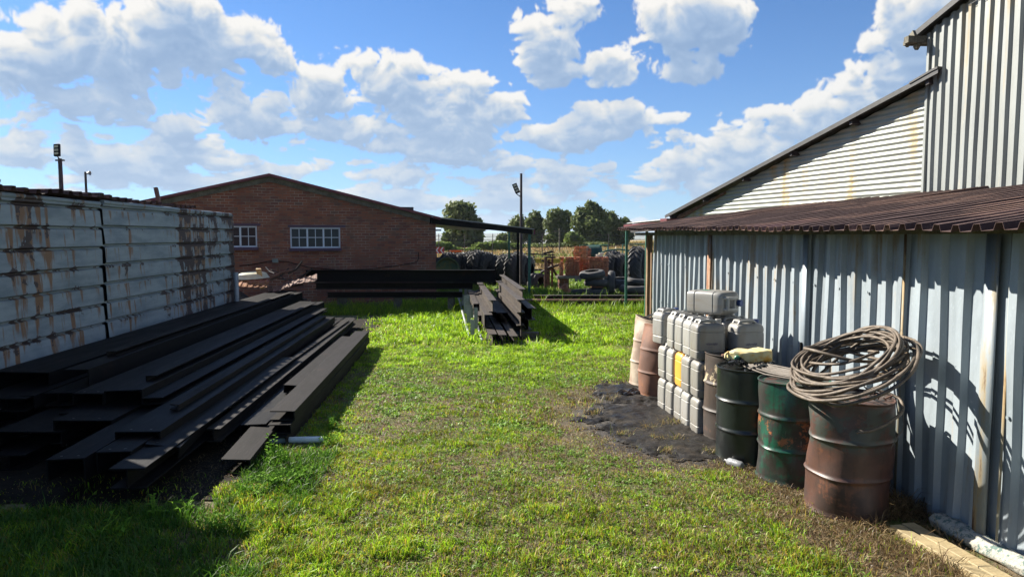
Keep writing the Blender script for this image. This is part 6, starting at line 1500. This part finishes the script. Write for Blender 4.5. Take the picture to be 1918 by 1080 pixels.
weed('leafy weed clump under the middle of the cross beams', G(790, 580), .25, .40, 16, 13, .07, .3)
weed('leafy weed growing on the shadow side of the brown middle pile', G(1022, 590), .22, .25, 12, 14, .06, .5)
weed('bright leafy weed between the middle pile and the dark beams', G(1010, 562), .42, .25, 14, 15, .075, .9)
weed('low leafy weeds left of the galvanised frame', G(850, 600), .14, .32, 18, 16, .05, .2)
weed('tall weeds at the foot of the concrete slab', P(1085, 540, 25.2) * 1.0 - Vector((0, 0, P(1085, 540, 25.2).z)), .55, .4, 14, 17, .10, .8)
weed('dark weeds at the foot of the outer green canopy post', P(1010, 540, 24.6) - Vector((0, 0, P(1010, 540, 24.6).z)), .45, .6, 22, 18, .09, .5)
# dry stalks rising by the brick wall
t = thing('dry_stalks', 'pale dry stalks standing against the brick wall behind the cross beam', 'dry plant', (P(636, 500, 20.3).x, 20.3, 0)); m = MB(); r_ = random.Random(5)
for k in range(5): a = Vector((r_.uniform(-.1, .1), 0, 0)); b = Vector((r_.uniform(-.28, .28), r_.uniform(-.1, .1), r_.uniform(1.2, 1.55))); m.tube([a, a.lerp(b, .6) + Vector((.03, 0, 0)), b], .006, 4)
m.build('stalk', M_fray, t)
# oil soaked soil beside the drums: a lumpy irregular sheet
def oilmask(x, y):
    o = np.minimum(np.minimum(np.hypot((x - 1.55) / .72, (y - 7.95) / 1.02), np.hypot((x - 1.70) / .62, (y - 6.95) / .60)), np.hypot((x - 1.62) / .55, (y - 9.1) / .7))
    return o + (fb2(x, y, 2.6, 3) - .5) * 1.1 + (fb2(x, y, 9.0, 13) - .5) * .9
xs_ = np.arange(.3, 3.0, .022); ys_ = np.arange(6.0, 10.3, .022); X_, Y_ = np.meshgrid(xs_, ys_); O_ = oilmask(X_, Y_)
rut = np.abs(fb2(X_ + .3 * Y_, Y_ - .5 * X_, 3.5, 401) - .5); hh_ = .004 + .022 * (1 - smooth(.55, 1.0, O_)) * (.4 + fb2(X_, Y_, 5.0, 402)) + .05 * rut * (1 - smooth(.6, 1.0, O_)) + .010 * (fb2(X_, Y_, 22.0, 403) - .4)
okm = (O_ < 1.0) & (X_ < wallX(Y_) - .02); nx_ = len(xs_); V_ = np.stack([X_.ravel(), Y_.ravel(), np.maximum(hh_, .004).ravel()], 1)
I_, J_ = np.meshgrid(np.arange(nx_ - 1), np.arange(len(ys_) - 1)); A_ = (J_ * nx_ + I_); q_ = okm[:-1, :-1] & okm[1:, :-1] & okm[:-1, 1:] & okm[1:, 1:]; A_ = A_[q_]
Fq = np.stack([A_, A_ + 1, A_ + nx_ + 1, A_ + nx_], 1); used = np.unique(Fq); remap = np.zeros(len(V_), int); remap[used] = np.arange(len(used)); m = MB(); m.v = [tuple(v) for v in V_[used]]; m.f = [tuple(int(remap[i]) for i in f_) for f_ in Fq]
def f(nt, b, co):
    n = noise(nt, co, 5, 6, .65); n2 = noise(nt, co, 45, 5, .65)
    c = ramp(nt, n, [(.35, (.005, .0045, .004)), (.55, (.013, .011, .009)), (.70, (.035, .027, .019))]); c = mix(nt, mth(nt, 'MULTIPLY', sstep(nt, n2, .58, .72), .6), c, (.06, .045, .03)); setc(nt, b, c)
    nt.links.new(ramp(nt, n, [(.4, .38), (.62, .85)]), b.inputs['Roughness']); b.inputs['Specular IOR Level'].default_value = .22; bump(nt, b, n2, .6, .012)
tag(m.build('oily_soil', pmat('oil_soaked_soil', f), None, smooth=2), 'black oil soaked lumpy soil in front of the jerrycans and drums', 'oily soil', None, 'stuff')
# dark bare soil under and in front of the left pile
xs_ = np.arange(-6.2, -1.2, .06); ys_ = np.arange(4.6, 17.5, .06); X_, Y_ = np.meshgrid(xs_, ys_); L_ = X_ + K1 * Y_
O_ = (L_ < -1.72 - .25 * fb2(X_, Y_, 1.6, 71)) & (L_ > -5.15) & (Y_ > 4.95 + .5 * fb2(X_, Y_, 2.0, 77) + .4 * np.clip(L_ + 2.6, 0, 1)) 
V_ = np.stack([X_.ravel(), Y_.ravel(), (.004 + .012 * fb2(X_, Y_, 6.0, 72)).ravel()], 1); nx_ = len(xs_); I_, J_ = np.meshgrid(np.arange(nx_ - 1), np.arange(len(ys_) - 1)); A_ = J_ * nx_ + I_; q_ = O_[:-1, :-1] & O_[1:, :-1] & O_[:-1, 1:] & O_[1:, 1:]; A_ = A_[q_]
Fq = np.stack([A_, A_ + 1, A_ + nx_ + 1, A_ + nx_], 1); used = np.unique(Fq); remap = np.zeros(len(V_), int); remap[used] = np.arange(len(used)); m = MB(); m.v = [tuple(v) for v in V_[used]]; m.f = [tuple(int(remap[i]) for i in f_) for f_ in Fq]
tag(m.build('bare_soil', simple('dark_bare_soil', (.014, .011, .008), .9, var=.4, scale=8, bmp=.6, spec=.1), None, smooth=2), 'dark bare soil under and just in front of the left beam pile', 'soil', None, 'stuff')
# a few dead tufts standing in it
r_t = random.Random(9)
xx_, yy_ = [], []
for k in range(16):
    cx, cy = r_t.uniform(.9, 2.2), r_t.uniform(6.4, 9.2)
    for j in range(60): xx_.append(cx + r_t.gauss(0, .05)); yy_.append(cy + r_t.gauss(0, .05))
x, y = np.array(xx_), np.array(yy_); r = np.random.default_rng(5); k = len(x)
blades('dead_tufts', x, y, .07 * r.lognormal(0, .35, k), .006 * r.uniform(.7, 1.3, k), pick(r, k, [(.20, .14, .06), (.28, .22, .10), (.20, .22, .04)], (3, 3, 2)), r.uniform(.5, 1.8, k), r, 'dead straw coloured tufts on and around the oily soil', 'dry grass')
# small stones and bits on the lawn
r_ = random.Random(77); st = bpy.data.meshes.new('pebble'); 
m = MB(); m.lathe([(0, -.5), (.6, -.42), (1, -.1), (.9, .25), (.45, .5), (0, .55)], 9, fn=lambda v, a, r, z: v * (1 + .15 * math.sin(3 * a + z * 4)))
M_stone = simple('pale_pebble', (.33, .30, .25), .8, scale=30)
vs_, fs_ = m.v, m.f; mm = MB()
for i in range(240):
    y = 4.2 + 9 * r_.random() ** 1.4; x = r_.uniform(-.35 * y, min(.6 * y, LW - KW * y - .1)); s = .006 + .012 * r_.random() ** 3
    if x + K1 * y < -1.6 or oilmask(x, y) < 1.1: continue
    mm.add([(x + a * s * 1.2, y + b * s, c * s * .7 + s * .3 + .004) for a, b, c in vs_], fs_)
tag(mm.build('gravel', M_stone, None, smooth=True), 'tiny pale stones scattered in the grass of the yard', 'gravel', None, 'stuff')

# ------------------------------------------------------------------ air
m = MB(); m.box((0, 3300, 10), (15600, 7500, 110)); hz = m.build('haze', None); tag(hz, kind='stuff'); hz['label'] = 'thin blue air haze over the plain and hills'; hz['category'] = 'haze'
hm = bpy.data.materials.new('haze'); hm.use_nodes = True; nt = hm.node_tree; nt.nodes.clear(); ou = nt.nodes.new('ShaderNodeOutputMaterial')
pv = nd(nt, 'ShaderNodeVolumePrincipled', {'Color': (0.70, 0.82, 1.0, 1), 'Density': 0.00009, 'Anisotropy': 0.2}); nt.links.new(pv.outputs[0], ou.inputs['Volume']); hz.data.materials.append(hm); hz.display_type = 'WIRE'
